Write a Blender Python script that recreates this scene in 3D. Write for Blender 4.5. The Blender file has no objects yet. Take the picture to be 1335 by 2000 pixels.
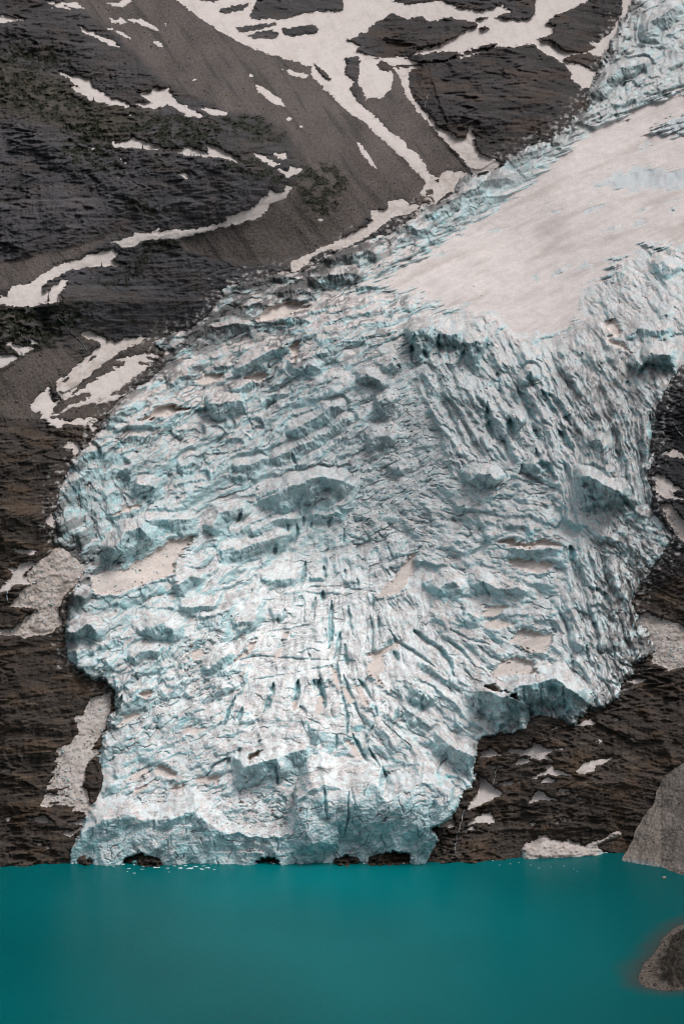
import bpy, math, random
import numpy as np
from mathutils import Vector, Matrix

random.seed(7)
SC = bpy.context.scene
COL = SC.collection
F32 = np.float32

# ------------------------------------------------------------------ camera
FPX = 4400.0                      # focal length in pixels of a 1335 px wide frame
PITCH = math.radians(-4.0)
D0 = 2200.0                       # metres to the far shore
HC = D0 * math.tan(math.atan(680.0 / FPX) - PITCH)   # camera height above the lake
cam_d = bpy.data.cameras.new('camera')
cam = bpy.data.objects.new('camera', cam_d)
COL.objects.link(cam)
cam_d.sensor_fit = 'HORIZONTAL'
cam_d.sensor_width = 36.0
cam_d.lens = 36.0 * FPX / 1335.0
cam_d.clip_start = 1.0
cam_d.clip_end = 30000.0
cam.location = (0, 0, HC)
cam.rotation_euler = (math.pi / 2 + PITCH, 0, 0)
SC.camera = cam

# ------------------------------------------------------------------ light
SUN_EL, SUN_AZ = math.radians(64), math.radians(75)   # azimuth from +Y (behind the mountain) towards +X
world = bpy.data.worlds.new('World')
SC.world = world
world.use_nodes = True
wn = world.node_tree.nodes
wl = world.node_tree.links
bg = wn['Background']
sky = wn.new('ShaderNodeTexSky')
sky.sky_type = 'NISHITA'
sky.sun_disc = False
sky.sun_elevation = SUN_EL
sky.sun_rotation = SUN_AZ
sky.air_density = 1.0
sky.dust_density = 6.0
sky.ozone_density = 1.0
hsv = wn.new('ShaderNodeHueSaturation')          # a closed cloud deck: nearly grey
hsv.inputs['Saturation'].default_value = 0.25
wl.new(sky.outputs[0], hsv.inputs['Color'])
wl.new(hsv.outputs[0], bg.inputs['Color'])
bg.inputs['Strength'].default_value = 0.14
sun_d = bpy.data.lights.new('sun', 'SUN')
sun_d.energy = 1.2
sun_d.angle = math.radians(22)
sun_d.color = (1.0, 0.96, 0.92)
sun = bpy.data.objects.new('sun', sun_d)
COL.objects.link(sun)
sd = Vector((math.sin(SUN_AZ) * math.cos(SUN_EL), math.cos(SUN_AZ) * math.cos(SUN_EL), math.sin(SUN_EL)))
sun.rotation_euler = sd.to_track_quat('Z', 'Y').to_euler()
sun.location = (0, 1000, 2500)

SC.view_settings.view_transform = 'Standard'
SC.view_settings.look = 'None'
SC.view_settings.gamma = 1.0
SC.view_settings.exposure = -0.05
SC.cycles.filter_width = 1.1
SC.cycles.max_bounces = 5
SC.cycles.diffuse_bounces = 3

# ------------------------------------------------------------------ numpy helpers
def hash2(ix, iy, seed):
    h = (ix.astype(np.int64) * 374761393 + iy.astype(np.int64) * 668265263 + seed * 974711 + 12345) & 0xFFFFFFFF
    h = ((h ^ (h >> 13)) * 1274126177) & 0xFFFFFFFF
    h = h ^ (h >> 16)
    h = (h * 2246822519) & 0xFFFFFFFF
    return (h ^ (h >> 15)) & 0xFFFFFFFF

def rnd(ix, iy, seed):
    return (hash2(ix, iy, seed) & 0xFFFFFF).astype(F32) / F32(0xFFFFFF)

_ang = np.linspace(0, 2 * np.pi, 256, endpoint=False)
_GX, _GY = np.cos(_ang).astype(F32), np.sin(_ang).astype(F32)

def perlin(x, y, seed=0):
    xi, yi = np.floor(x).astype(np.int32), np.floor(y).astype(np.int32)
    fx, fy = (x - xi).astype(F32), (y - yi).astype(F32)
    u = fx * fx * fx * (fx * (fx * 6 - 15) + 10)
    v = fy * fy * fy * (fy * (fy * 6 - 15) + 10)
    def g(dx, dy):
        k = hash2(xi + dx, yi + dy, seed) & 255
        return _GX[k] * (fx - dx) + _GY[k] * (fy - dy)
    a = g(0, 0); b = g(1, 0); c = g(0, 1); d = g(1, 1)
    return 1.5 * ((a * (1 - u) + b * u) * (1 - v) + (c * (1 - u) + d * u) * v)

def fbm(x, y, octv, seed=0, gain=0.5):
    r = 0; a = 1.0
    for k in range(octv):
        r = r + a * perlin(x, y, seed + 17 * k)
        x, y, a = x * 2.03 + 3.7, y * 2.03 + 1.3, a * gain
    return r

def ridged(x, y, octv, seed=0, gain=0.5):
    r = 0; a = 1.0
    for k in range(octv):
        r = r + a * (1 - 2 * np.abs(perlin(x, y, seed + 17 * k)))
        x, y, a = x * 2.03 + 3.7, y * 2.03 + 1.3, a * gain
    return r

def sstep(a, b, x):
    t = np.clip((x - a) / (b - a), 0, 1)
    return t * t * (3 - 2 * t)

def mixc(c, col, w):
    """blend colour array c (N,3) to one colour by weight (N)"""
    return c * (1 - w[..., None]) + np.asarray(col, F32) * w[..., None]

def psdf(X, Y, poly, margin=40.0):
    """distance inside (+) or outside (-) a polygon, clipped to -margin far away"""
    P = np.asarray(poly, F32)
    out = np.full(X.shape, -margin, F32)
    m = (X > P[:, 0].min() - margin) & (X < P[:, 0].max() + margin) & (Y > P[:, 1].min() - margin) & (Y < P[:, 1].max() + margin)
    if not m.any():
        return out
    x, y = X[m], Y[m]
    d2 = np.full(x.shape, 1e12, F32)
    ins = np.zeros(x.shape, bool)
    n = len(P)
    for i in range(n):
        ax, ay = P[i]; bx, by = P[(i + 1) % n]
        ex, ey = bx - ax, by - ay
        t = np.clip(((x - ax) * ex + (y - ay) * ey) / max(ex * ex + ey * ey, 1e-6), 0, 1)
        q = (x - ax - t * ex) ** 2 + (y - ay - t * ey) ** 2
        np.minimum(d2, q, out=d2)
        if ay != by:
            c = ((ay > y) != (by > y)) & (x < (bx - ax) * (y - ay) / (by - ay) + ax)
            ins ^= c
    d = np.sqrt(d2)
    out[m] = np.maximum(np.where(ins, d, -d), -margin)
    return out

def pline(x, y, pts):
    """distance, side (+1 on the right-hand side of travel, image y down) and 0..1 position along a polyline"""
    P = np.asarray(pts, F32)
    L = np.hypot(*(P[1:] - P[:-1]).T); tot = L.sum(); acc = 0
    bd = np.full(x.shape, 1e12, F32); bs = np.zeros(x.shape, F32); bt = np.zeros(x.shape, F32)
    for i in range(len(P) - 1):
        ax, ay = P[i]; ex, ey = P[i + 1] - P[i]
        t = np.clip(((x - ax) * ex + (y - ay) * ey) / max(ex * ex + ey * ey, 1e-6), 0, 1)
        q = (x - ax - t * ex) ** 2 + (y - ay - t * ey) ** 2
        s = (-(x - ax) * ey + (y - ay) * ex) / max(L[i], 1e-6)
        eps = 1e-3 * bd + 1e-2
        m = (q < bd - eps) | ((q < bd + eps) & (np.abs(s) > np.abs(bs)))
        bd[m] = q[m]; bs[m] = s[m]; bt[m] = ((acc + t * L[i]) / tot)[m]
        acc += L[i]
    bs = np.sign(bs)
    return np.sqrt(bd), bs, bt

def T(ox, oy, s, pts):
    """tracing coordinates of an enlarged window -> survey coordinates"""
    return [(ox + a / s, oy + b / s) for a, b in pts]

def blocks(u, v, su, sv, seed, front=1.0, back=0.45, side=0.6, hv=0.9, jit=.85):
    """broken ice: the upper envelope of jittered tilted blocks; u along the ridges, v down-flow. Unit = v-cell"""
    a, b = u / su, v / sv
    ia, ib = np.floor(a).astype(np.int32), np.floor(b).astype(np.int32)
    best = np.full(u.shape, -9.0, F32); sec = best.copy(); cid = np.zeros(u.shape, F32)
    for da in (-1, 0, 1):
        for db in (-1, 0, 1):
            ka, kb = ia + da, ib + db
            r1, r2, r3, r4 = (rnd(ka, kb, seed + q) for q in (1, 2, 3, 4))
            ca = a - (ka + .5 + jit * (r1 - .5)); cb = b - (kb + .5 + jit * (r2 - .5))
            sk = cb + (r4 - .5) * 1.1 * ca                     # skewed block axes
            sl = ca + (r3 - .5) * 0.9 * cb
            f = np.maximum(sk * front * (.6 + .8 * r1), -sk * back * (.5 + r2))
            f = np.maximum(f, np.abs(sl) * side * (.6 + .8 * r4))
            f = np.maximum(f, (sl + sk) * 0.55 * (r2 + .4))
            hgt = hv * r3 - f
            sec = np.maximum(sec, np.minimum(hgt, best))
            m = hgt > best
            best = np.where(m, hgt, best); cid = np.where(m, r4, cid)
    return best, cid, best - sec

CP, SP = math.cos(PITCH), math.sin(PITCH)
def world_pos(X, Y, D):
    u = (X - 667.5) / FPX; v = (1000.0 - Y) / FPX
    yf = CP - SP * v; zf = SP + CP * v
    return np.stack([u / yf * D, D + 0 * u, HC + zf / yf * D], -1)

def tps(ctrl):
    C = np.array(ctrl, float)
    p = C[:, :2] / 500.0; n = len(p)
    U = lambda r2: np.where(r2 > 1e-12, 0.5 * r2 * np.log(np.maximum(r2, 1e-12)), 0)
    K = U(((p[:, None] - p[None]) ** 2).sum(-1)) + 1e-4 * np.eye(n)
    A = np.zeros((n + 3, n + 3)); A[:n, :n] = K; A[:n, n] = 1; A[:n, n + 1:] = p
    A[n, :n] = 1; A[n + 1:, :n] = p.T
    w = np.linalg.solve(A, np.r_[C[:, 2], 0, 0, 0])
    def ev(X, Y):
        x, y = X / 500.0, Y / 500.0
        r = w[n] + w[n + 1] * x + w[n + 2] * y
        for i in range(n):
            r = r + w[i] * U((x - p[i, 0]) ** 2 + (y - p[i, 1]) ** 2)
        return r.astype(F32)
    return ev

# metres from the camera plane to the mountainside at survey points
CTRL = [
 (-200,1700,2120),(0,1690,2178),(140,1685,2192),(330,1682,2198),(500,1680,2200),(667,1680,2202),(840,1670,2208),(1020,1680,2212),(1200,1690,2225),(1400,1700,2250),(1560,1720,2240),
 (330,1540,2290),(667,1540,2305),(860,1540,2310),(50,1400,2300),(-200,1400,2250),(1100,1500,2290),(1330,1400,2350),(1560,1400,2370),
 (640,1430,2352),(640,1340,2425),(640,1250,2510),(630,1110,2640),(300,1250,2440),(1000,1250,2490),(1250,1280,2430),(50,1150,2395),(-200,1100,2370),
 (650,1000,2695),(330,1000,2590),(1000,1000,2640),(1290,1000,2560),(1500,1000,2540),(60,900,2490),
 (330,800,2730),(650,800,2810),(1000,800,2800),(1280,800,2700),
 (60,620,2650),(300,650,2820),(650,630,2915),(950,640,2980),(1300,640,2900),(1540,640,2900),
 (60,350,2850),(330,400,2900),(500,330,2990),(600,500,3070),(800,450,3240),(1000,480,3330),(1300,420,3400),(1540,400,3420),
 (900,330,3400),(700,300,3280),(1000,250,3520),(60,100,3080),(300,100,3260),(500,100,3400),(600,120,3520),(800,120,3680),(1000,100,3760),(1200,200,3800),(1350,150,3900),
 (60,-100,3300),(350,-100,3650),(700,-100,4050),(1000,-100,4150),(1300,-100,4250),(1540,-100,4350),(-200,300,2800),(-200,700,2560),(-200,-100,3150)]
BASE = tps(CTRL)

# ------------------------------------------------------------------ materials
def nmat(name, rough=0.9, spec=0.2, bump=0.5, scale=0.6, amount=0.35, detail=8.0, tint=None, sub=0.0):
    m = bpy.data.materials.new(name); m.use_nodes = True
    n, l = m.node_tree.nodes, m.node_tree.links
    b = n['Principled BSDF']
    b.inputs['Roughness'].default_value = rough
    b.inputs['Specular IOR Level'].default_value = spec
    tc = n.new('ShaderNodeTexCoord')
    no = n.new('ShaderNodeTexNoise'); no.inputs['Scale'].default_value = scale; no.inputs['Detail'].default_value = detail; no.inputs['Roughness'].default_value = 0.65
    l.new(tc.outputs['Object'], no.inputs['Vector'])
    mr = n.new('ShaderNodeMapRange'); mr.inputs[1].default_value = 0.3; mr.inputs[2].default_value = 0.7
    mr.inputs[3].default_value = 1 - amount; mr.inputs[4].default_value = 1 + amount
    l.new(no.outputs['Fac'], mr.inputs[0])
    if tint is None:
        at = n.new('ShaderNodeAttribute'); at.attribute_name = 'Col'; src = at.outputs['Color']
    else:
        rgb = n.new('ShaderNodeRGB'); rgb.outputs[0].default_value = (*tint, 1); src = rgb.outputs[0]
    vm = n.new('ShaderNodeVectorMath'); vm.operation = 'SCALE'
    l.new(src, vm.inputs[0]); l.new(mr.outputs[0], vm.inputs['Scale'])
    l.new(vm.outputs[0], b.inputs['Base Color'])
    if sub:
        b.inputs['Subsurface Weight'].default_value = sub
        b.inputs['Subsurface Radius'].default_value = (0.35, 1.0, 1.15)
        b.inputs['Subsurface Scale'].default_value = 2.6
    bp = n.new('ShaderNodeBump'); bp.inputs['Strength'].default_value = 1.0; bp.inputs['Distance'].default_value = bump
    l.new(no.outputs['Fac'], bp.inputs['Height']); l.new(bp.outputs[0], b.inputs['Normal'])
    return m

M_ROCK = nmat('rock', 0.9, 0.25, 1.6, 0.35, 0.40)
M_ICE = nmat('glacier_ice', 0.6, 0.3, 0.7, 0.45, 0.09, sub=0.35)
M_SNOW = nmat('old_snow', 0.8, 0.2, 0.15, 0.25, 0.10)
M_GRAVEL = nmat('gravel', 0.95, 0.15, 0.8, 0.6, 0.45)

def set_props(o, label=None, cat=None, group=None, kind=None):
    if label: o['label'] = label
    if cat: o['category'] = cat
    if group: o['group'] = group
    if kind: o['kind'] = kind
    return o

def mesh_obj(name, V, faces, mat, col=None, parent=None, smooth=True):
    """V (N,3), faces (M,k) arrays -> one linked mesh object"""
    me = bpy.data.meshes.new(name)
    V = np.asarray(V, F32); faces = np.asarray(faces, np.int32)
    k = faces.shape[1]
    me.vertices.add(len(V)); me.vertices.foreach_set('co', V.ravel())
    me.loops.add(faces.size); me.loops.foreach_set('vertex_index', faces.ravel())
    me.polygons.add(len(faces))
    me.polygons.foreach_set('loop_start', np.arange(0, faces.size, k, dtype=np.int32))
    me.polygons.foreach_set('use_smooth', np.full(len(faces), smooth))
    me.update(calc_edges=True)
    if col is not None:
        a = me.color_attributes.new('Col', 'FLOAT_COLOR', 'POINT')
        c = np.ones((len(V), 4), F32); c[:, :3] = col
        a.data.foreach_set('color', c.ravel())
    me.materials.append(mat)
    o = bpy.data.objects.new(name, me); COL.objects.link(o)
    if parent: o.parent = parent
    return o

def grid_faces(H, W, keep):
    """quads of an H x W grid whose four corners are kept; compacted"""
    idx = np.arange(H * W).reshape(H, W)
    k = keep[:-1, :-1] | keep[1:, :-1] | keep[:-1, 1:] | keep[1:, 1:]
    q = np.stack([idx[1:, :-1][k], idx[1:, 1:][k], idx[:-1, 1:][k], idx[:-1, :-1][k]], -1)
    used = np.unique(q)
    re = np.zeros(H * W, np.int32); re[used] = np.arange(len(used))
    return used, re[q]

def grid_obj(name, X, Y, D, keep, col, mat, origin=None):
    H, W = X.shape
    used, q = grid_faces(H, W, keep)
    V = world_pos(X, Y, D).reshape(-1, 3)[used]
    o0 = np.array([V[:, 0].mean(), V[:, 1].mean(), V[:, 2].min()]) if origin is None else np.array(origin)
    o = mesh_obj(name, V - o0, q, mat, col.reshape(-1, 3)[used])
    o.location = o0
    return o

def world_normal(X, Y, D):
    P = world_pos(X, Y, D)
    dx = np.gradient(P, axis=1); dy = np.gradient(P, axis=0)
    n = np.cross(dy, dx)
    n /= np.linalg.norm(n, axis=-1, keepdims=True) + 1e-9
    return n

# ------------------------------------------------------------------ traced outlines (survey coordinates)
A1 = lambda *p: T(0, 0, 1.9925, p)          # enlarged windows the outlines were read from
A2 = lambda *p: T(665, 0, 1.9925, p)
TU = lambda *p: T(400, 380, 1.792, p)
A3 = lambda *p: T(0, 450, 1.9925, p)
A4 = lambda *p: T(665, 450, 1.9925, p)
A8 = lambda *p: T(665, 1300, 1.9925, p)
TA = lambda *p: T(100, 1300, 3.3375, p)
TB = lambda *p: T(450, 1300, 3.3375, p)
TC = lambda *p: T(800, 1050, 2.67, p)
TD = lambda *p: T(450, 950, 3.3375, p)
TE = lambda *p: T(80, 950, 3.3375, p)
TF = lambda *p: T(80, 650, 3.3375, p)
TG = lambda *p: T(450, 600, 3.3375, p)
TH = lambda *p: T(820, 600, 2.67, p)
TR = lambda *p: T(1035, 1400, 4.45, p)
TS = lambda *p: T(935, 1600, 3.3375, p)
TL = lambda *p: T(0, 1400, 4.45, p)
TM = lambda *p: T(0, 950, 4.45, p)
TN = lambda *p: T(0, 550, 4.45, p)
TP = lambda *p: T(1085, 650, 2.857, p)

GLACIER = [(138,1712),(136,1664),(160,1612),(184,1560),(196,1520),(190,1480),(202,1440),(215,1400),(226,1356),(205,1335),(165,1322),
 (128,1292),(124,1240),(122,1185),(146,1140),(160,1110),(104,1062),(104,1000),(112,930),(136,905),(150,880),(196,838),(204,812),(250,768),
 (318,700),(292,664),(330,650),(362,640),(400,612),(432,578),(418,562),(480,546),(556,532),(602,520),(642,492),(700,468),(760,452),(815,412),
 (838,396),(872,388),(900,352),(960,330),(1000,302),(1072,272),(1092,250),(1138,212),(1150,172),(1178,110),(1202,60),(1232,0),(1250,-160),
 (1560,-160),(1560,640),(1335,724),(1306,765),(1284,828),(1274,920),(1288,1000),(1330,1045),(1300,1082),(1268,1126),(1238,1180),(1258,1230),
 (1282,1272),(1240,1302),(1216,1342),(1204,1376),(1150,1392),(1122,1416),(1092,1410),(1052,1412),(1030,1426),(946,1442),(934,1482),(928,1532),
 (900,1562),(884,1602),(846,1618),(856,1640),(842,1662),(826,1712)]
CAVES = [TA((470,1265),(530,1222),(550,1200),(595,1204),(660,1245),(715,1278),(705,1420),(470,1420)),
 TB((165,1272),(200,1246),(250,1234),(290,1250),(318,1272),(310,1400),(160,1400)),
 TB((680,1262),(720,1234),(765,1222),(815,1240),(805,1400),(680,1400)),
 TB((910,1240),(985,1210),(1050,1188),(1115,1190),(1168,1215),(1155,1400),(920,1400)),
 TA((195,1262),(215,1250),(252,1252),(262,1262),(270,1400),(180,1400)),
 TC((700,960),(730,965),(735,975),(705,978)), TC((885,945),(930,930),(940,945),(890,965))]
CAVES = [[(a, b if b > 1690 or b < 1500 else 1684 - .62 * (1684 - b)) for a, b in c] for c in CAVES]

# snow lying on the rock: (name, label, outline, holes, thickness m, dirt 0..1)
TOPFIELD = [(345,-60),(345,0),(380,25),(420,55),(470,82),(520,103),(580,120),(607,130),(610,150),(640,178),(665,205),(680,220),(705,231),(725,251),
 (750,276),(775,296),(795,316),(815,336),(836,360),(840,346),(830,321),(815,301),(800,291),(785,273),(765,261),(745,241),(725,221),(710,211),
 (695,196),(682,172),(690,160),(672,140),(676,126),(700,118),(737,113),(770,128),(790,126),(865,120),(905,110),(945,98),(975,88),(1000,92),(1025,86),
 (1040,84),(1057,98),(1100,122),(1120,145),(1112,150),(1135,170),(1150,172),(1160,150),(1165,135),(1190,90),(1230,30),(1240,-60)]
TOPHOLES = [A2((20,155),(100,120),(130,90),(200,50),(270,75),(300,55),(350,80),(430,65),(525,85),(530,100),(470,130),(440,155),(340,185),(300,195),(270,220),(150,225),(60,200),(70,180)),
 A2((765,150),(820,130),(830,100),(790,95),(820,65),(900,30),(960,0),(960,-120),(1180,-120),(1100,0),(1090,60),(1050,130),(1000,165),(960,160),(990,185),(940,210),(860,200),(830,170)),
 A2((860,225),(900,215),(960,205),(1015,215),(1015,250),(990,275),(940,255),(890,245)),
 A2((200,-100),(200,0),(250,15),(400,5),(470,35),(560,40),(630,20),(660,45),(600,65),(670,80),(740,75),(760,30),(765,-100)),
 A1((780,-30),(780,0),(830,10),(850,0),(850,-30)), A1((855,35),(900,20),(980,10),(940,40),(870,58)),
 A1((970,60),(1000,0),(1010,-100),(1335,-100),(1335,40),(1250,45),(1170,55),(1110,75),(1050,75),(990,75)),
 A1((915,105),(960,95),(1065,88),(1080,95),(1010,115),(930,125)), A1((955,140),(1000,120),(1070,115),(1095,130),(1060,150),(1000,150)),
 A1((1095,110),(1150,100),(1220,98),(1250,108),(1230,130),(1130,145),(1100,130)), A1((1215,240),(1250,260),(1285,300),(1290,315),(1245,290)),
 A2((15,220),(70,215),(75,290),(60,310),(40,280),(20,245)), A2((235,225),(330,205),(420,195),(470,205),(520,185),(615,160),(600,182),(480,205),(410,238),(300,245)),
 A2((525,68),(570,66),(560,76),(530,76)),A2((540,108),(560,98),(580,110),(550,115)),A2((595,212),(650,198),(640,212),(600,218))]
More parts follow.
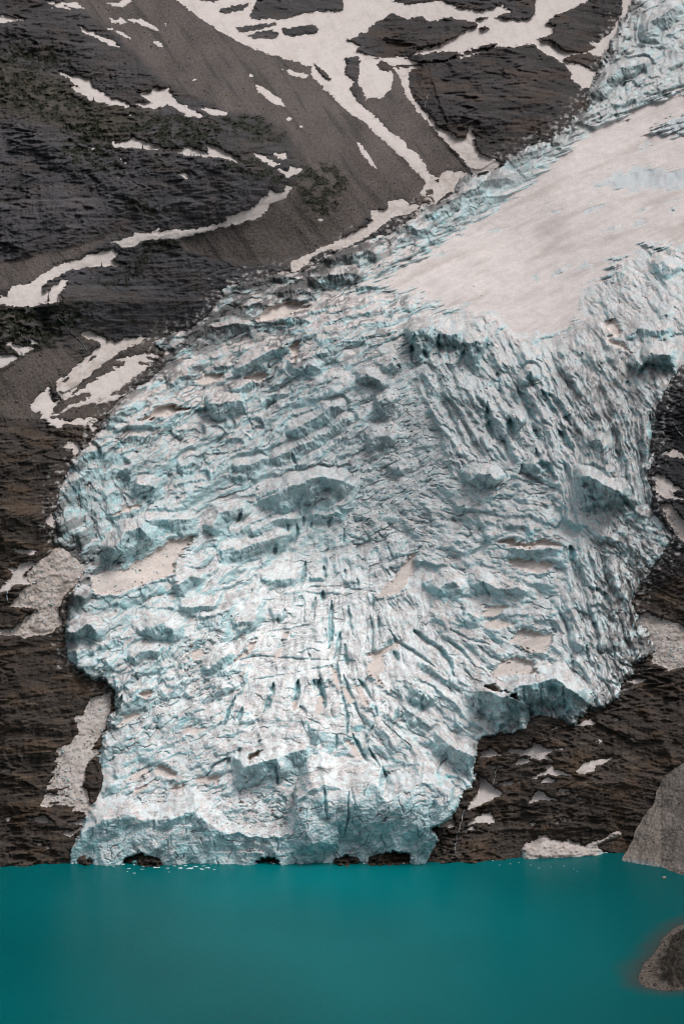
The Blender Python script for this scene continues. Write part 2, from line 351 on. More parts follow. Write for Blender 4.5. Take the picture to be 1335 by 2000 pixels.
SNOW = [
 ('snowfield','branching snowfield broken by dark rock bands across the mountain top',TOPFIELD,TOPHOLES,2.0,.12),
 ('snow_patch','snow tongue hanging between the two snowy gullies at the head of the grey talus',A2((80,225),(150,230),(140,250),(150,270),(200,285),(205,310),(190,345),(150,385),(120,375),(100,385),(80,340),(65,320),(75,290),(70,260)),[],1.5,.1),
 ('snow_patch','long snow gully curving down the left foot of the dark brown cliff',A2((205,262),(310,258),(280,265),(260,285),(265,340),(285,390),(320,430),(355,460),(370,490),(420,515),(450,535),(490,540),(500,520),(515,525),(520,570),(540,600),(625,632),(600,664),(540,668),(520,680),(490,640),(460,600),(420,560),(390,530),(340,475),(290,420),(250,360),(235,310),(215,280)),[],1.5,.25),
 ('snow_patch','short snow finger pointing up the cliff base above the snowy gully mouth',A2((490,520),(505,490),(522,478),(526,486),(508,508),(525,540),(510,545),(490,535)),[],1.0,.1),
 ('snow_patch','dirty snow basin where the gullies meet at the glacier margin',A2((310,750),(330,720),(345,700),(330,670),(380,690),(400,670),(470,665),(520,685),(560,680),(620,640),(610,660),(560,700),(500,715),(470,740),(420,745),(390,775),(350,805),(320,830),(270,855),(310,800),(360,785),(330,770)),[A2((330,740),(355,735),(358,755),(335,760)),A2((365,700),(385,695),(388,710),(370,712))],1.5,.4),
 ('snow_patch','ragged tan snow strip between the grey scree foot and the dirty glacier edge',[(541,533),(568,527),(566,512),(600,498),(625,485),(650,475),(668,466),(690,455),(716,442),(727,430),(725,413),(760,407),(757,395),(780,388),(800,398),(820,402),(835,395),(800,415),(765,425),(745,440),(715,462),(690,475),(665,485),(640,487),(610,500),(600,515),(575,530),(545,537)],[],1.5,.3),
 ('snow_patch','thin vertical snow streak on the scree beside the left gully',A2((63,548),(85,570),(105,600),(125,630),(142,657),(120,642),(95,610),(75,580)),[],1,.1),
 ('snow_patch','lens shaped snow patch lying alone on the grey scree slope',A1((994,327),(1040,352),(1085,378),(1112,412),(1085,412),(1045,388),(1010,358)),[],1.2,.1),
 ('snow_patch','small snow sliver at the upper edge of the scree near the gully head',A1((1097,268),(1150,278),(1195,292),(1190,304),(1145,292)),[],1,.1),
 ('snow_patch','leftmost small snow scrap at the top edge of the slope',A1((180,2),(235,12),(275,35),(225,27)),[],1,.05),
 ('snow_patch','small snow scrap just right of another at the top edge of the slope',A1((237,10),(300,12),(328,33),(285,28)),[],1,.05),
 ('snow_patch','snow patch cut by the top of the picture above the scree',A1((416,10),(460,15),(480,-5),(512,-5),(505,15),(470,28)),[],1,.05),
 ('snow_patch','snow patch cut off at the left edge high on the slope',A1((-60,50),(0,58),(60,68),(90,75),(30,84),(0,86),(-60,90)),[],1,.05),
 ('snow_patch','long thin diagonal snow streak on the upper left scree',A1((303,97),(340,118),(400,145),(440,160),(468,184),(430,174),(380,147),(330,125)),[],1,.05),
 ('snow_patch','short blunt snow streak just left of a wing shaped one near the top',A1((424,66),(445,75),(470,70),(494,85),(470,92),(440,84)),[],1,.05),
 ('snow_patch','wing shaped snow patch with a long tail on the upper scree',A1((495,76),(550,71),(585,90),(600,105),(632,126),(590,110),(540,90)),[],1,.05),
 ('snow_patch','thin faint snow line below the wing shaped patch',A1((412,106),(455,118),(508,146),(470,135)),[],.8,.05),
 ('snow_patch','tiny snow sliver below the tail of the wing shaped patch',A1((593,160),(620,166),(640,187),(612,177)),[],.8,.05),
 ('snow_patch','ragged snow patch with torn lower edge under the dark cliff at left',A1((235,282),(270,293),(285,300),(300,295),(350,307),(365,345),(400,355),(430,380),(480,395),(525,418),(490,414),(440,402),(400,400),(365,392),(330,370),(268,335),(315,342),(285,318)),[],1.5,.1),
 ('snow_patch','broad triangular snow patch running out to a point below the end of the dark cliff',A1((535,360),(590,358),(600,340),(658,345),(665,370),(690,400),(740,425),(792,452),(760,457),(720,447),(690,427),(655,402),(600,422),(550,414),(525,400),(590,396)),[],1.5,.1),
 ('snow_patch','small flat snow patch right of the broad triangular one',A1((780,420),(825,423),(840,428),(887,435),(880,447),(835,449)),[],1,.1),
 ('snow_patch','flat topped snow patch on the ledge above the layered blue grey cliff',A1((425,545),(450,560),(500,545),(515,535),(560,550),(610,563),(642,580),(600,582),(540,574),(475,570),(445,579)),[],1.2,.1),
 ('snow_patch','low snow patch in the middle of the row on the ledge above the layered cliff',A1((668,583),(710,580),(725,567),(770,583),(810,602),(800,612),(760,602),(720,602)),[],1.2,.1),
 ('snow_patch','tapering snow patch at the right of the row on the ledge above the layered cliff',A1((803,556),(850,578),(890,598),(924,613),(925,629),(880,615),(815,607),(810,585)),[],1.2,.1),
 ('snow_patch','snow streak slanting down at the right end of the shrub covered ledge',A1((983,593),(1040,613),(1092,640),(1062,647),(1020,627)),[],1,.1),
 ('snow_patch','small square snow scrap on the scree edge at the end of the ledge',A1((1073,600),(1108,597),(1114,616),(1083,616)),[],1,.1),
 ('snow_patch','hooked snow scrap just below the slanting streak at the ledge end',A1((1078,655),(1120,670),(1130,650),(1170,658),(1150,680),(1120,689)),[],1,.1),
 ('snow_patch','lone small snow block in the middle of the layered blue grey cliff',A1((688,677),(715,672),(732,682),(727,694)),[],1.2,.05),
 ('snow_patch','short steep snow sliver at the left end of the layered cliff',A1((463,610),(480,623),(492,637),(472,627)),[],1,.05),
 ('snow_patch','long winding snow ribbon along the foot of the layered cliff',A1((1136,725),(1115,723),(1108,745),(1080,750),(1050,740),(1045,760),(1020,770),(1000,795),(960,820),(930,825),(900,845),(880,838),(885,860),(850,870),(800,885),(740,895),(690,893),(620,900),(570,910),(530,908),(500,925),(460,935),(425,945),(470,959),(520,957),(560,937),(620,929),(700,927),(760,910),(850,887),(930,867),(1000,847),(1027,832),(1052,792),(1112,767),(1122,747)),[],1.5,.12),
 ('snow_patch','wide forked snow patch on the left ledge with conifers along its lower edge',A3((440,72),(400,85),(340,100),(290,120),(240,130),(190,155),(150,180),(120,205),(50,215),(30,235),(35,262),(5,250),(0,268),(-80,262),(-80,280),(0,285),(60,297),(130,292),(190,282),(230,277),(245,267),(225,247),(260,212),(265,193),(240,195),(200,225),(165,245),(160,215),(200,190),(250,160),(300,147),(360,142),(400,140),(450,138),(490,132),(430,115),(460,90)),[],1.5,.12),
 ('snow_patch','ragged snow patch below the shrubs near the left edge of the slope',TN((42,528),(90,513),(130,555),(190,563),(288,585),(240,612),(205,642),(165,627),(125,590),(100,560)),[],1.2,.1),
 ('snow_patch','small pointed snow patch above the ragged one under the shrubs',TN((268,500),(285,510),(342,535),(278,542)),[],1,.1),
 ('snow_patch','snow patch cut off by the left edge below the shrub slope',TN((-90,670),(0,650),(50,638),(130,643),(152,665),(100,697),(40,737),(-90,800)),[],1.3,.1),
 ('snow_patch','broad tan snow slope running down the trough under the black cliff beside the waterfall',TN((708,458),(770,425),(830,460),(880,480),(940,515),(1020,520),(1100,495),(1285,483),(1200,530),(1110,570),(1030,620),(960,670),(900,705),(880,735),(820,770),(760,830),(700,880),(650,940),(600,1000),(580,1030),(540,1020),(500,950),(490,900),(485,860),(560,830),(620,790),(630,755),(680,730),(740,660),(780,640),(820,605),(860,580),(885,545),(850,520),(800,495),(750,490)),
   [TN((755,690),(800,645),(835,650),(800,690),(765,705)),TN((535,870),(600,815),(618,825),(570,875),(545,880)),TN((678,765),(695,740),(698,755))],2,.35),
 ('snow_patch','triangular snow apron at the bottom of the trough below the brown talus',TN((260,1090),(300,1030),(370,960),(420,910),(435,930),(440,990),(450,1060),(480,1060),(520,1010),(525,1030),(460,1100),(480,1120),(440,1160),(510,1150),(600,1080),(800,1045),(760,1067),(600,1092),(520,1152),(420,1180),(480,1190),(560,1200),(620,1225),(680,1190),(830,1180),(850,1210),(800,1220),(820,1290),(810,1310),(770,1250),(700,1240),(620,1245),(560,1230),(500,1270),(430,1240),(390,1200),(335,1192),(370,1160),(340,1125),(300,1140)),[],1.8,.15),
 ('snow_patch','smooth snow lobe on the dark till bank beside the left glacier edge',TN((1015,680),(1100,660),(1200,635),(1340,628),(1400,650),(1280,650),(1255,660),(1345,690),(1200,690),(1210,720),(1300,725),(1220,790),(1140,850),(1060,910),(1035,940),(955,987),(1085,985),(1000,1030),(930,1050),(850,1062),(740,1050),(600,1090),(600,1075),(690,1048),(750,1040),(740,1010),(790,990),(770,970),(720,958),(680,985),(600,1000),(680,962),(740,920),(790,880),(860,850),(840,830),(930,800),(1000,770),(990,745),(1080,735),(1130,705),(1100,685)),[TN((835,1030),(890,1020),(915,1025),(860,1045))],1.8,.12),
 ('snow_patch','small snow wedge on the dirty ice step below the till bank',TN((805,1255),(830,1262),(820,1310),(800,1300)),[],1,.2),
 ('snow_patch','small snow wedge in a notch of the brown ledges left of the ice',TF((185,705),(215,705),(245,720),(250,770),(225,805),(205,790),(215,750),(150,745)),[],1.2,.3),
 ('snow_patch','thin white snow strip on a ledge above the grey debris fan at left',TM((108,545),(160,550),(312,560),(290,592),(185,587)),[],1.2,.05),
 ('snow_patch','tan snow tongue descending left of the grey debris fan',TM((-80,930),(0,890),(35,840),(100,800),(115,760),(75,715),(150,710),(165,680),(210,670),(282,655),(300,680),(230,740),(210,770),(262,840),(110,855),(80,900),(0,920),(-80,960)),[],1.3,.15),
 ('snow_patch','pale snow cap on a ledge touching the ice flank at left',TM((390,280),(440,250),(500,200),(525,230),(490,290),(445,350),(400,320)),[],1.5,.2),
 ('debris_fan','grey fan of avalanche snow and rubble left of the ice tongue',TM((460,560),(520,530),(640,520),(720,540),(760,640),(760,720),(790,770),(730,820),(600,890),(530,990),(510,1080),(540,1190),(430,1290),(330,1290),(200,1320),(180,1290),(-80,1285),(-80,1245),(0,1250),(120,1240),(220,1150),(330,1060),(90,1040),(130,980),(260,850),(230,760),(300,680),(380,620),(450,580)),[],2.5,.75),
 ('snow_apron','long ragged avalanche snow apron between the brown ledges and the lower left ice',TL((640,10),(720,-20),(800,-160),(960,-210),(960,0),(900,110),(820,240),(790,290),(870,290),(760,400),(740,460),(740,540),(700,600),(760,650),(780,760),(830,770),(820,860),(780,930),(710,960),(640,1020),(610,1052),(548,1012),(570,995),(640,1000),(720,945),(598,927),(690,900),(765,855),(650,847),(745,830),(628,820),(660,785),(740,768),(520,767),(400,780),(352,768),(380,720),(390,680),(440,655),(520,692),(590,692),(480,660),(600,608),(400,632),(430,590),(470,560),(425,570),(450,540),(490,500),(438,480),(500,430),(545,408),(468,392),(545,330),(468,295),(600,240),(680,150),(690,100),(658,40)),[TL((400,745),(520,735),(530,748),(420,758))],2,.45),
 ('snow_patch','pointed white snow patch alone on the lower left brown ledges',TL((226,884),(320,880),(375,860),(420,890),(472,920),(350,924)),[],1.2,.08),
 ('snow_patch','small snow dash above another near the waterline at lower left',TL((298,1096),(355,1101),(352,1118),(313,1117)),[],1,.05),
 ('snow_patch','small slanting snow dash closest to the waterline at lower left',TL((364,1128),(430,1136),(434,1152)),[],1,.05),
 ('snow_patch','small snow dash near the left edge of the lower ledges',TL((18,461),(75,466),(80,482),(23,480)),[],1,.05),
 ('snow_patch','tiny snow triangle near the left edge above the pointed patch',TL((42,878),(90,886),(70,904)),[],1,.05),
 ('snow_bank','thick rounded old snow bank at the waterline below the brown wall at right',TS((280,190),(305,160),(350,150),(395,118),(430,110),(470,138),(540,148),(585,133),(620,158),(700,176),(740,153),(800,138),(850,103),(915,78),(928,110),(870,122),(810,152),(770,177),(800,213),(880,235),(860,275),(700,290),(600,290),(520,290),(430,290),(280,290)),[],7,.45),
 ('snow_patch','grey elongated snow patch alone in the middle of the brown wall at right',TR((396,492),(435,428),(470,398),(540,388),(600,373),(712,360),(655,402),(570,427),(540,472),(450,492)),[],1.5,.4),
 ('snow_patch','tent shaped snow patch low on the dark wall right of the ice front',TR((-5,750),(20,700),(70,653),(110,663),(160,705),(228,727),(100,717),(40,740)),[],1.2,.1),
 ('snow_patch','slim snow patch just above the tent shaped one on the dark wall',TR((74,588),(130,543),(170,538),(210,555),(140,574)),[],1,.1),
 ('snow_patch','flat snow sliver right of the tent shaped patch on the dark wall',TR((222,657),(270,630),(328,638),(260,659)),[],1,.1),
 ('snow_patch','broken cascade of snow scraps spilling down the dark wall below the glacier lip',TC((650,1060),(690,1095),(720,1110),(790,1103),(730,1115),(710,1135),(745,1165),(700,1155),(600,1150),(640,1140),(560,1130),(510,1120),(520,1100),(600,1112),(640,1090)),[],1.2,.12),
 ('snow_patch','second drift of broken snow scraps halfway down the dark wall',TC((690,1190),(740,1190),(755,1210),(838,1240),(770,1242),(720,1232),(640,1256),(700,1220),(725,1212)),[],1,.12),
 ('snow_patch','snow wedge under the glacier lip at the left end of the dark wall',TC((368,1125),(420,1103),(472,1135),(372,1148)),[],1.3,.1),
 ('snow_patch','thin pale streak of snow between the wedge and the broken cascade',TC((540,1180),(590,1150),(630,1165),(560,1184)),[],1,.1),
 ('snow_patch','narrow level snow strip across the foot of the broken cascade',TC((455,1287),(500,1277),(570,1278),(500,1294)),[],1,.1),
 ('snow_patch','tiny snow dab below the snow wedge on the dark wall',TC((402,1180),(447,1192),(440,1204),(405,1198)),[],1,.1),
 ('snow_patch','kite shaped snow patch beside the ice wall near the thin waterfall',A8((495,558),(540,480),(535,430),(560,445),(580,460),(628,500),(580,528),(510,555)),[],1.3,.1),
 ('snow_patch','low snow patch beside the thin waterfall just above the lake',A8((496,618),(550,580),(582,573),(600,612),(530,614)),[],1.2,.1),
 ('snow_patch','small snow scrap against the lower corner of the ice front',A8((385,624),(440,598),(448,625),(420,632)),[],1.2,.1),
 ('snow_patch','snow scrap left of the waterfall foot near the lake',A8((472,647),(515,628),(520,638),(490,648)),[],1,.1),
 ('snow_patch','bright snow wedge right under the overhanging glacier lip at right',TR((400,78),(450,50),(500,32),(525,12),(532,42),(567,58),(520,70),(420,83)),[],1.2,.1),
 ('snow_patch','small snow sliver on the dark wall below the glacier lip',TR((190,110),(240,86),(268,100),(205,113)),[],1,.1),
 ('snow_cone','tan cone of dirty avalanche snow between the right ice flank and the black cliff',TP((430,1570),(510,1565),(600,1600),(714,1640),(850,1700),(850,1880),(714,1862),(640,1882),(540,1832),(540,1740),(480,1650)),[],2,.6),
 ('snow_strip','tan snow strip between the black cliff and the right ice flank',TP((590,960),(640,955),(714,1060),(860,1160),(860,1240),(714,1170),(640,1080)),[],1.5,.5),
 ('snow_patch','ragged snow streaks on the ledges of the black cliff at the right edge',TP((560,790),(600,800),(660,850),(720,880),(640,880),(650,900),(714,930),(620,920),(560,890)),[],1,.35),
 ('snow_patch','thin snow ledge high on the black cliff at the right edge',TP((600,670),(660,655),(720,680),(840,690),(714,700),(640,690)),[],1,.35),
 ('snow_patch','small snow scraps along the lip of the right hand brown wall',TP((400,1950),(470,1930),(500,1935),(440,1965)),[],1,.2),
]
_sr = random.Random(3)
def scrap(p, r):
    return [(p[0] + r * _sr.uniform(.5, 1.3) * 1.6 * math.cos(a), p[1] + r * _sr.uniform(.4, 1.1) * math.sin(a)) for a in (0, .9, 1.8, 2.7, 3.6, 4.5, 5.4)]
for p in A1((135,168),(355,578),(463,685),(512,443),(1122,463),(1172,492),(976,293),(1248,855),(620,888),(205,30),(760,308),(640,95)):
    SNOW.append(('snow_patch', 'tiny white snow scrap dotting the dark slope at upper left', scrap(p, 2.6), [], .8, .05))
for p in TR((570,215),(612,210),(745,22),(350,882),(300,897),(500,985),(355,680),(430,715),(240,915),(60,965),(20,930)):
    SNOW.append(('snow_patch', 'tiny white snow scrap on the brown wall right of the ice front', scrap(p, 2.4), [], .8, .05))
FIRN = [(836,572),(870,592),(930,600),(975,612),(992,628),(1002,650),(1058,650),(1108,630),(1130,605),(1135,575),(1142,560),(1175,535),(1180,515),(1200,510),(1240,490),(1335,468),(1440,450),(1560,440),
 (1560,150),(1335,182),(1290,197),(1230,222),(1180,247),(1150,266),(1120,284),(1090,312),(1062,332),(1030,362),(1010,377),(980,402),(940,427),(900,447),(870,462),(850,492),(800,512),(770,535),(740,552),(790,562)]
FIRNHOLES = [A2((985,730),(1030,670),(1080,655),(1150,650),(1420,650),(1420,740),(1200,745),(1050,745)),A2((945,825),(970,795),(1020,795),(1000,820)),A2((800,810),(830,805),(860,825),(820,835)),
 A2((1170,530),(1230,490),(1335,440),(1420,420),(1420,520),(1335,525)),A4((800,170),(850,135),(900,130),(960,110),(980,150),(900,155),(840,180)),A2((1125,870),(1160,850),(1190,870),(1170,890)),
 A2((1140,820),(1170,800),(1205,815),(1160,835)),A4((1020,105),(1070,90),(1160,110),(1080,125)),A4((1150,55),(1200,30),(1290,60),(1230,80),(1170,80)),A2((580,895),(650,890),(640,900),(600,902)),
 A2((1285,790),(1310,770),(1310,830),(1290,835)),A2((1010,905),(1060,870),(1110,850),(1080,890),(1040,915)),A2((1160,575),(1200,568),(1210,578),(1170,585)),
 A4((320,100),(380,85),(430,100),(380,112)),A4((740,185),(765,160),(780,185),(760,200)),A4((600,20),(650,8),(640,20))]
# old snow lying in hollows of the ice: (label, outline)
POCKETS = [
 ('long tan snow drift slanting across the middle of the glacier above the smooth white tongue',TD((960,720),(1000,650),(1060,600),(1110,530),(1160,470),(1235,405),(1200,480),(1210,530),(1170,600),(1110,690),(1060,700),(1000,720))),
 ('branching tan snow drift with a long tail on the right shoulder of the white tongue',TD((885,1200),(920,1110),(895,1090),(960,1070),(1030,1040),(1110,1008),(1105,1032),(1040,1060),(990,1120),(1000,1190),(960,1225),(990,1280),(1050,1340),(1035,1340),(1000,1320),(930,1240))),
 ('slim tan snow sliver in the middle furrow of the fan of furrows',TB((798,103),(850,150),(900,230),(938,315),(900,275),(850,225),(805,160))),
 ('greyish snow sliver just left of the middle furrow',TB((733,125),(760,160),(795,240),(760,250),(738,200))),
 ('snow sliver in the upper left furrow below the blue crevasses',TB((663,0),(700,60),(705,130),(722,195),(690,150),(658,60))),
 ('tan snow streak low in the central furrow above the front cliff',TB((753,488),(800,498),(842,570),(848,617),(800,580))),
 ('pointed tan snow pocket below a dark blue crevasse slit on the tongue',TB((558,213),(602,213),(604,290),(543,338),(548,280))),
 ('grey snow pocket in the crevasse left of the pointed one',TB((403,240),(442,238),(430,302),(398,292))),
 ('tan snow pocket on the tongue left of the triangular ice wedge',TB((105,602),(160,558),(198,553),(182,592),(130,614))),
 ('tan oval snow patch on the left of the smooth white tongue',TD((86,1105),(128,1020),(165,993),(178,1020),(140,1082))),
 ('thin snow tail below the left oval patch on the tongue',TD((22,1150),(58,1100),(87,1088),(50,1132))),
 ('tan oval snow patch right of its twin on the white tongue',TD((270,1145),(288,1080),(337,1043),(332,1080),(300,1133))),
 ('tiny round snow patch above the two ovals on the tongue',TD((342,972),(375,948),(378,987),(350,993))),
 ('tan snow patch at left of the pair in the hollow above the left front',TA((505,753),(560,690),(637,653),(622,700),(570,742))),
 ('larger tan snow patch at right of the pair in the hollow above the left front',TA((660,692),(720,643),(835,700),(810,733),(740,723),(690,723))),
 ('tan snow streak below the pair in the hollow above the left front',TA((520,838),(560,793),(648,763),(612,803),(560,828))),
 ('thin tan snow ledge in the hollow right above the front cliff',TA((755,818),(800,783),(880,778),(850,808))),
 ('tan snow band on the upper left of the lower left ice',TA((425,392),(470,328),(605,298),(560,343),(480,373),(450,402))),
 ('tan snow pocket under a rounded cracked ice block',TA((945,728),(1105,713),(1085,772),(1000,778),(945,762))),
 ('small tan snow ledge among the rubble of the lower left ice',TA((573,178),(655,158),(658,187),(620,217),(580,202))),
 ('tan snow patch between ice blocks left of the tongue',TA((855,432),(900,398),(1005,410),(940,443),(865,453))),
 ('crescent tan snow drift on the right side of the glacier',TC((365,387),(440,353),(520,353),(480,387),(430,417),(395,415))),
 ('flat tan snow drift below the crescent one on the right side',TC((376,440),(480,430),(550,455),(500,472),(395,477))),
 ('large grey tan snow slope on the right side of the glacier',TC((515,547),(560,488),(600,478),(690,500),(745,500),(745,540),(695,605),(640,602),(580,563))),
 ('broad dirty snow flat above the right hand ice cliff',TC((415,712),(480,648),(560,618),(640,648),(675,712),(560,718),(470,723))),
 ('small tan snow ledge on the edge of the right hand ice cliff',TC((366,766),(440,768),(485,802),(440,812))),
 ('thin tan snow ledge right of the small one on the ice cliff edge',TC((496,800),(540,813),(578,852),(530,832))),
 ('dirty tan snow flat below a low ice wall on the right side',TC((495,122),(560,108),(750,138),(705,182),(620,183),(540,152))),
 ('brown stained snow flat above a low ice wall on the right side',TC((455,22),(530,-2),(560,28),(700,8),(815,50),(680,53),(540,53))),
 ('broad tan snow slope littered with ice rubble on the left side of the glacier',TE((315,602),(480,540),(540,535),(700,450),(830,350),(900,338),(1005,330),(940,402),(875,500),(875,572),(750,612),(640,653),(520,692),(385,712),(345,680))),
 ('small tan snow ledge above the blocky lower left ice',TE((955,1092),(1040,1058),(1075,1090),(1000,1133))),
 ('pale snow drift among dirty seracs on the upper left',TF((625,572),(700,528),(760,478),(860,463),(965,500),(840,532),(720,562),(650,582))),
 ('pale snow hollow between ice walls on the upper left',TF((1005,302),(1060,263),(1205,270),(1150,323),(1050,338))),
 ('thin pale snow ledge along the left edge of the ice',TF((455,1192),(550,1128),(695,1118),(600,1152),(500,1182))),
 ('winding tan snow runnel right of the big snow slope tip',TH((955,80),(1000,58),(1053,120),(1030,152),(990,165),(1060,188),(1105,237),(1040,217),(955,180),(1000,140),(955,100))),
 ('narrow tan snow strip between two dark seracs at the top of the icefall',TG((360,240),(440,230),(450,290),(430,360),(400,350),(400,290))),
 ('pale snow triangle at the dirty upper left margin',TG((160,80),(240,0),(360,-40),(540,-10),(400,50),(250,90))),
 ('pale snow flat between serac rows left of the icefall',TG((70,460),(180,425),(240,430),(210,490),(150,490),(110,480))),
]

# rock zones
SCREE = [[(60,-160),(130,0),(170,20),(250,90),(330,165),(400,190),(440,215),(520,235),(560,260),(590,340),(545,385),(480,430),(350,462),(360,490),(440,512),(565,517),(660,472),(725,415),(780,390),(825,402),(842,365),(607,130),(345,0),(200,-160)],
 [(698,190),(760,140),(785,150),(800,190),(860,260),(922,337),(845,352),(795,290)],
 [(100,492),(222,455),(170,500),(60,552),(-200,600),(-200,540)],
 TN((-300,900),(0,770),(150,670),(300,590),(400,550),(550,540),(700,720),(490,830),(370,960),(260,1090),(340,1180),(200,1200),(100,1170),(0,1080),(-300,1050)),
 TN((1285,480),(1335,470),(1500,500),(1300,720),(1030,1000),(850,1180),(420,1180),(600,1000),(900,700))]
VEG = [[(130,240),(200,225),(235,300),(225,330),(160,330),(120,300)],[(262,228),(340,222),(430,235),(430,290),(300,285),(215,265)],[(432,232),(500,225),(560,262),(550,285),(470,270)],
 [(0,150),(60,140),(190,205),(220,230),(120,240),(0,200)],[(0,590),(60,600),(130,590),(180,610),(120,660),(60,690),(-150,700),(-150,600)],[(570,330),(650,320),(680,360),(640,425),(590,410)],
 [(265,470),(345,465),(350,490),(280,495)],[(450,300),(540,320),(560,350),(530,360),(440,325)],[(130,590),(170,595),(165,612),(110,610)],[(240,380),(330,410),(300,420),(250,410)],[(0,90),(120,100),(160,130),(60,130),(0,120)],
 [(180,560),(240,545),(300,470),(320,480),(250,560)]]

# ------------------------------------------------------------------ the mountainside
RS = 1.6
gx = np.arange(-200, 1537, RS, dtype=F32); gy = np.arange(-150, 1722, RS, dtype=F32)
X, Y = np.meshgrid(gx, gy)
Db = BASE(X, Y)
# the talus crest stands in front of the snow gullies behind it
wx = X + 5 * fbm(X / 40, Y / 40, 3, 5); wy = Y + 5 * fbm(X / 40, Y / 40, 3, 6)
d, sgn, t = pline(wx, wy, [(335,-60),(345,0),(380,25),(420,55),(470,82),(520,103),(580,120),(650,142)])
Db -= np.where(sgn > 0, 35 * np.exp(-d / 90), 0) * sstep(612, 520, X)
Z0 = world_pos(X, Y, Db)[..., 2]

def zone(polys, ww, soft, m=40.0):
    r = np.full(X.shape, -m, F32)
    for p in polys:
        r = np.maximum(r, psdf(wx, wy, p, m))
    return sstep(-soft, soft, r)

w_scree = zone(SCREE, 6, 9)
edge_n = 2.5 * fbm(X / 14, Y / 14, 3, 31) + 1.2 * perlin(X / 4, Y / 4, 32)
snow_n = fbm(X / 12, Y / 3.5, 3, 34)
veg_n = fbm(X / 22, Y / 16, 4, 33)
w_veg = np.clip(zone(VEG, 12, 22, 60.0) * sstep(-0.45, 0.25, veg_n), 0, 1)
sd_gl = psdf(X, Y, GLACIER, 60.0)
for c in CAVES:
    sd_gl = np.minimum(sd_gl, -psdf(X, Y, c, 60.0))
sd_gl0 = psdf(X, Y, GLACIER, 60.0)
snow_sd = []
for nm, lab, poly, holes, th, dirt in SNOW:
    s = psdf(X, Y, poly, 12.0)
    for h in holes:
        s = np.minimum(s, -psdf(X, Y, h, 12.0))
    snow_sd.append(s + np.where(s > -11, edge_n * 1.0 + 2.2 * snow_n, 0))
sn_all = np.max(snow_sd, axis=0)
w_snow = sstep(-5, 3, sn_all)
w_cliff = (1 - w_scree) * (1 - 0.55 * w_veg) * (1 - 0.9 * w_snow)

def strata(z, per, seed, lat):
    """ledges: profile of horizontally bedded rock, 0..1 rising up each bed and cut back at its top"""
    q = z / per
    k = np.floor(q); f = q - k
    hard = rnd(k, k * 0, seed)
    prof = np.where(f < 0.72, f / 0.72, (1 - f) / 0.28)
    return prof * (0.25 + 0.75 * hard) * np.clip(0.6 + 0.8 * lat, 0, 1.3), hard, f

dip = 0.10 * (X - 600) * sstep(900, 1500, X) - 0.03 * (X - 300) * sstep(1000, 300, Y) - 0.04 * X * sstep(1500, 1700, Y) * sstep(900, 1000, X)
zq = Z0 + dip + 8 * fbm(X / 330, Y / 260, 2, 41) + 0.7 * perlin(X / 40, Y / 30, 44)
l1 = fbm(X / 160, Y / 40, 3, 51); l2 = fbm(X / 110, Y / 16, 3, 52); l3 = fbm(X / 70, Y / 7, 3, 53)
s1, h1, f1 = strata(zq, 26.0, 61, l1)
s2, h2, f2 = strata(zq + 1.0 * l2, 9.0, 62, l2)
s3, h3, f3 = strata(zq + .5 * l3, 3.4, 63, l3)
gully = ridged(X / 55 + 0.6 * l2, Y / 190, 3, 71)
joint = ridged(X / 16 + 0.5 * l1, Y / 60, 2, 72)
ledgy = .55 + .45 * sstep(700, 1000, Y)
rb1, ri1, rg1 = blocks(X + .3 * zq, -zq * 2, 150, 40, 401, .5, .35, .35, .8)
rb2, ri2, rg2 = blocks(X, -zq * 2, 95, 13, 411, .5, .4, .35, .8)
rb3, ri3, rg3 = blocks(X + 2 * l3, -zq * 2, 48, 6, 421, .5, .4, .4, .8)
cliff_d = 4 * s1 * ledgy + 2.2 * s2 * ledgy + 1.6 * s3 + 9 * rb1 * ledgy + 4.2 * rb2 * ledgy + 1.8 * rb3 + 4 * (gully - 0.6) + 1.3 * (joint - 0.5) + 7 * fbm(X / 120, Y / 120, 4, 73) + .7 * fbm(X / 7, Y / 4, 3, 74)
scree_d = 5 * fbm(X / 110, Y / 110, 3, 81) + 0.7 * ridged((X - 0.7 * Y) / 30, (Y + 0.7 * X) / 300, 2, 82) + 0.7 * fbm(X / 5, Y / 5, 3, 83)
veg_d = 3.0 * fbm(X / 12, Y / 10, 4, 91)
rock_d = w_cliff * cliff_d + w_scree * (1 - .85 * w_snow) * scree_d + w_veg * (1 - w_snow) * veg_d + 5 * fbm(X / 200, Y / 200, 2, 92)
rrate = np.clip((BASE(X, Y - 8) - BASE(X, Y + 8)) / 16 / .58, .8, 1.45)
rock_d = rock_d * (1 + (rrate - 1) * (1 - w_scree))
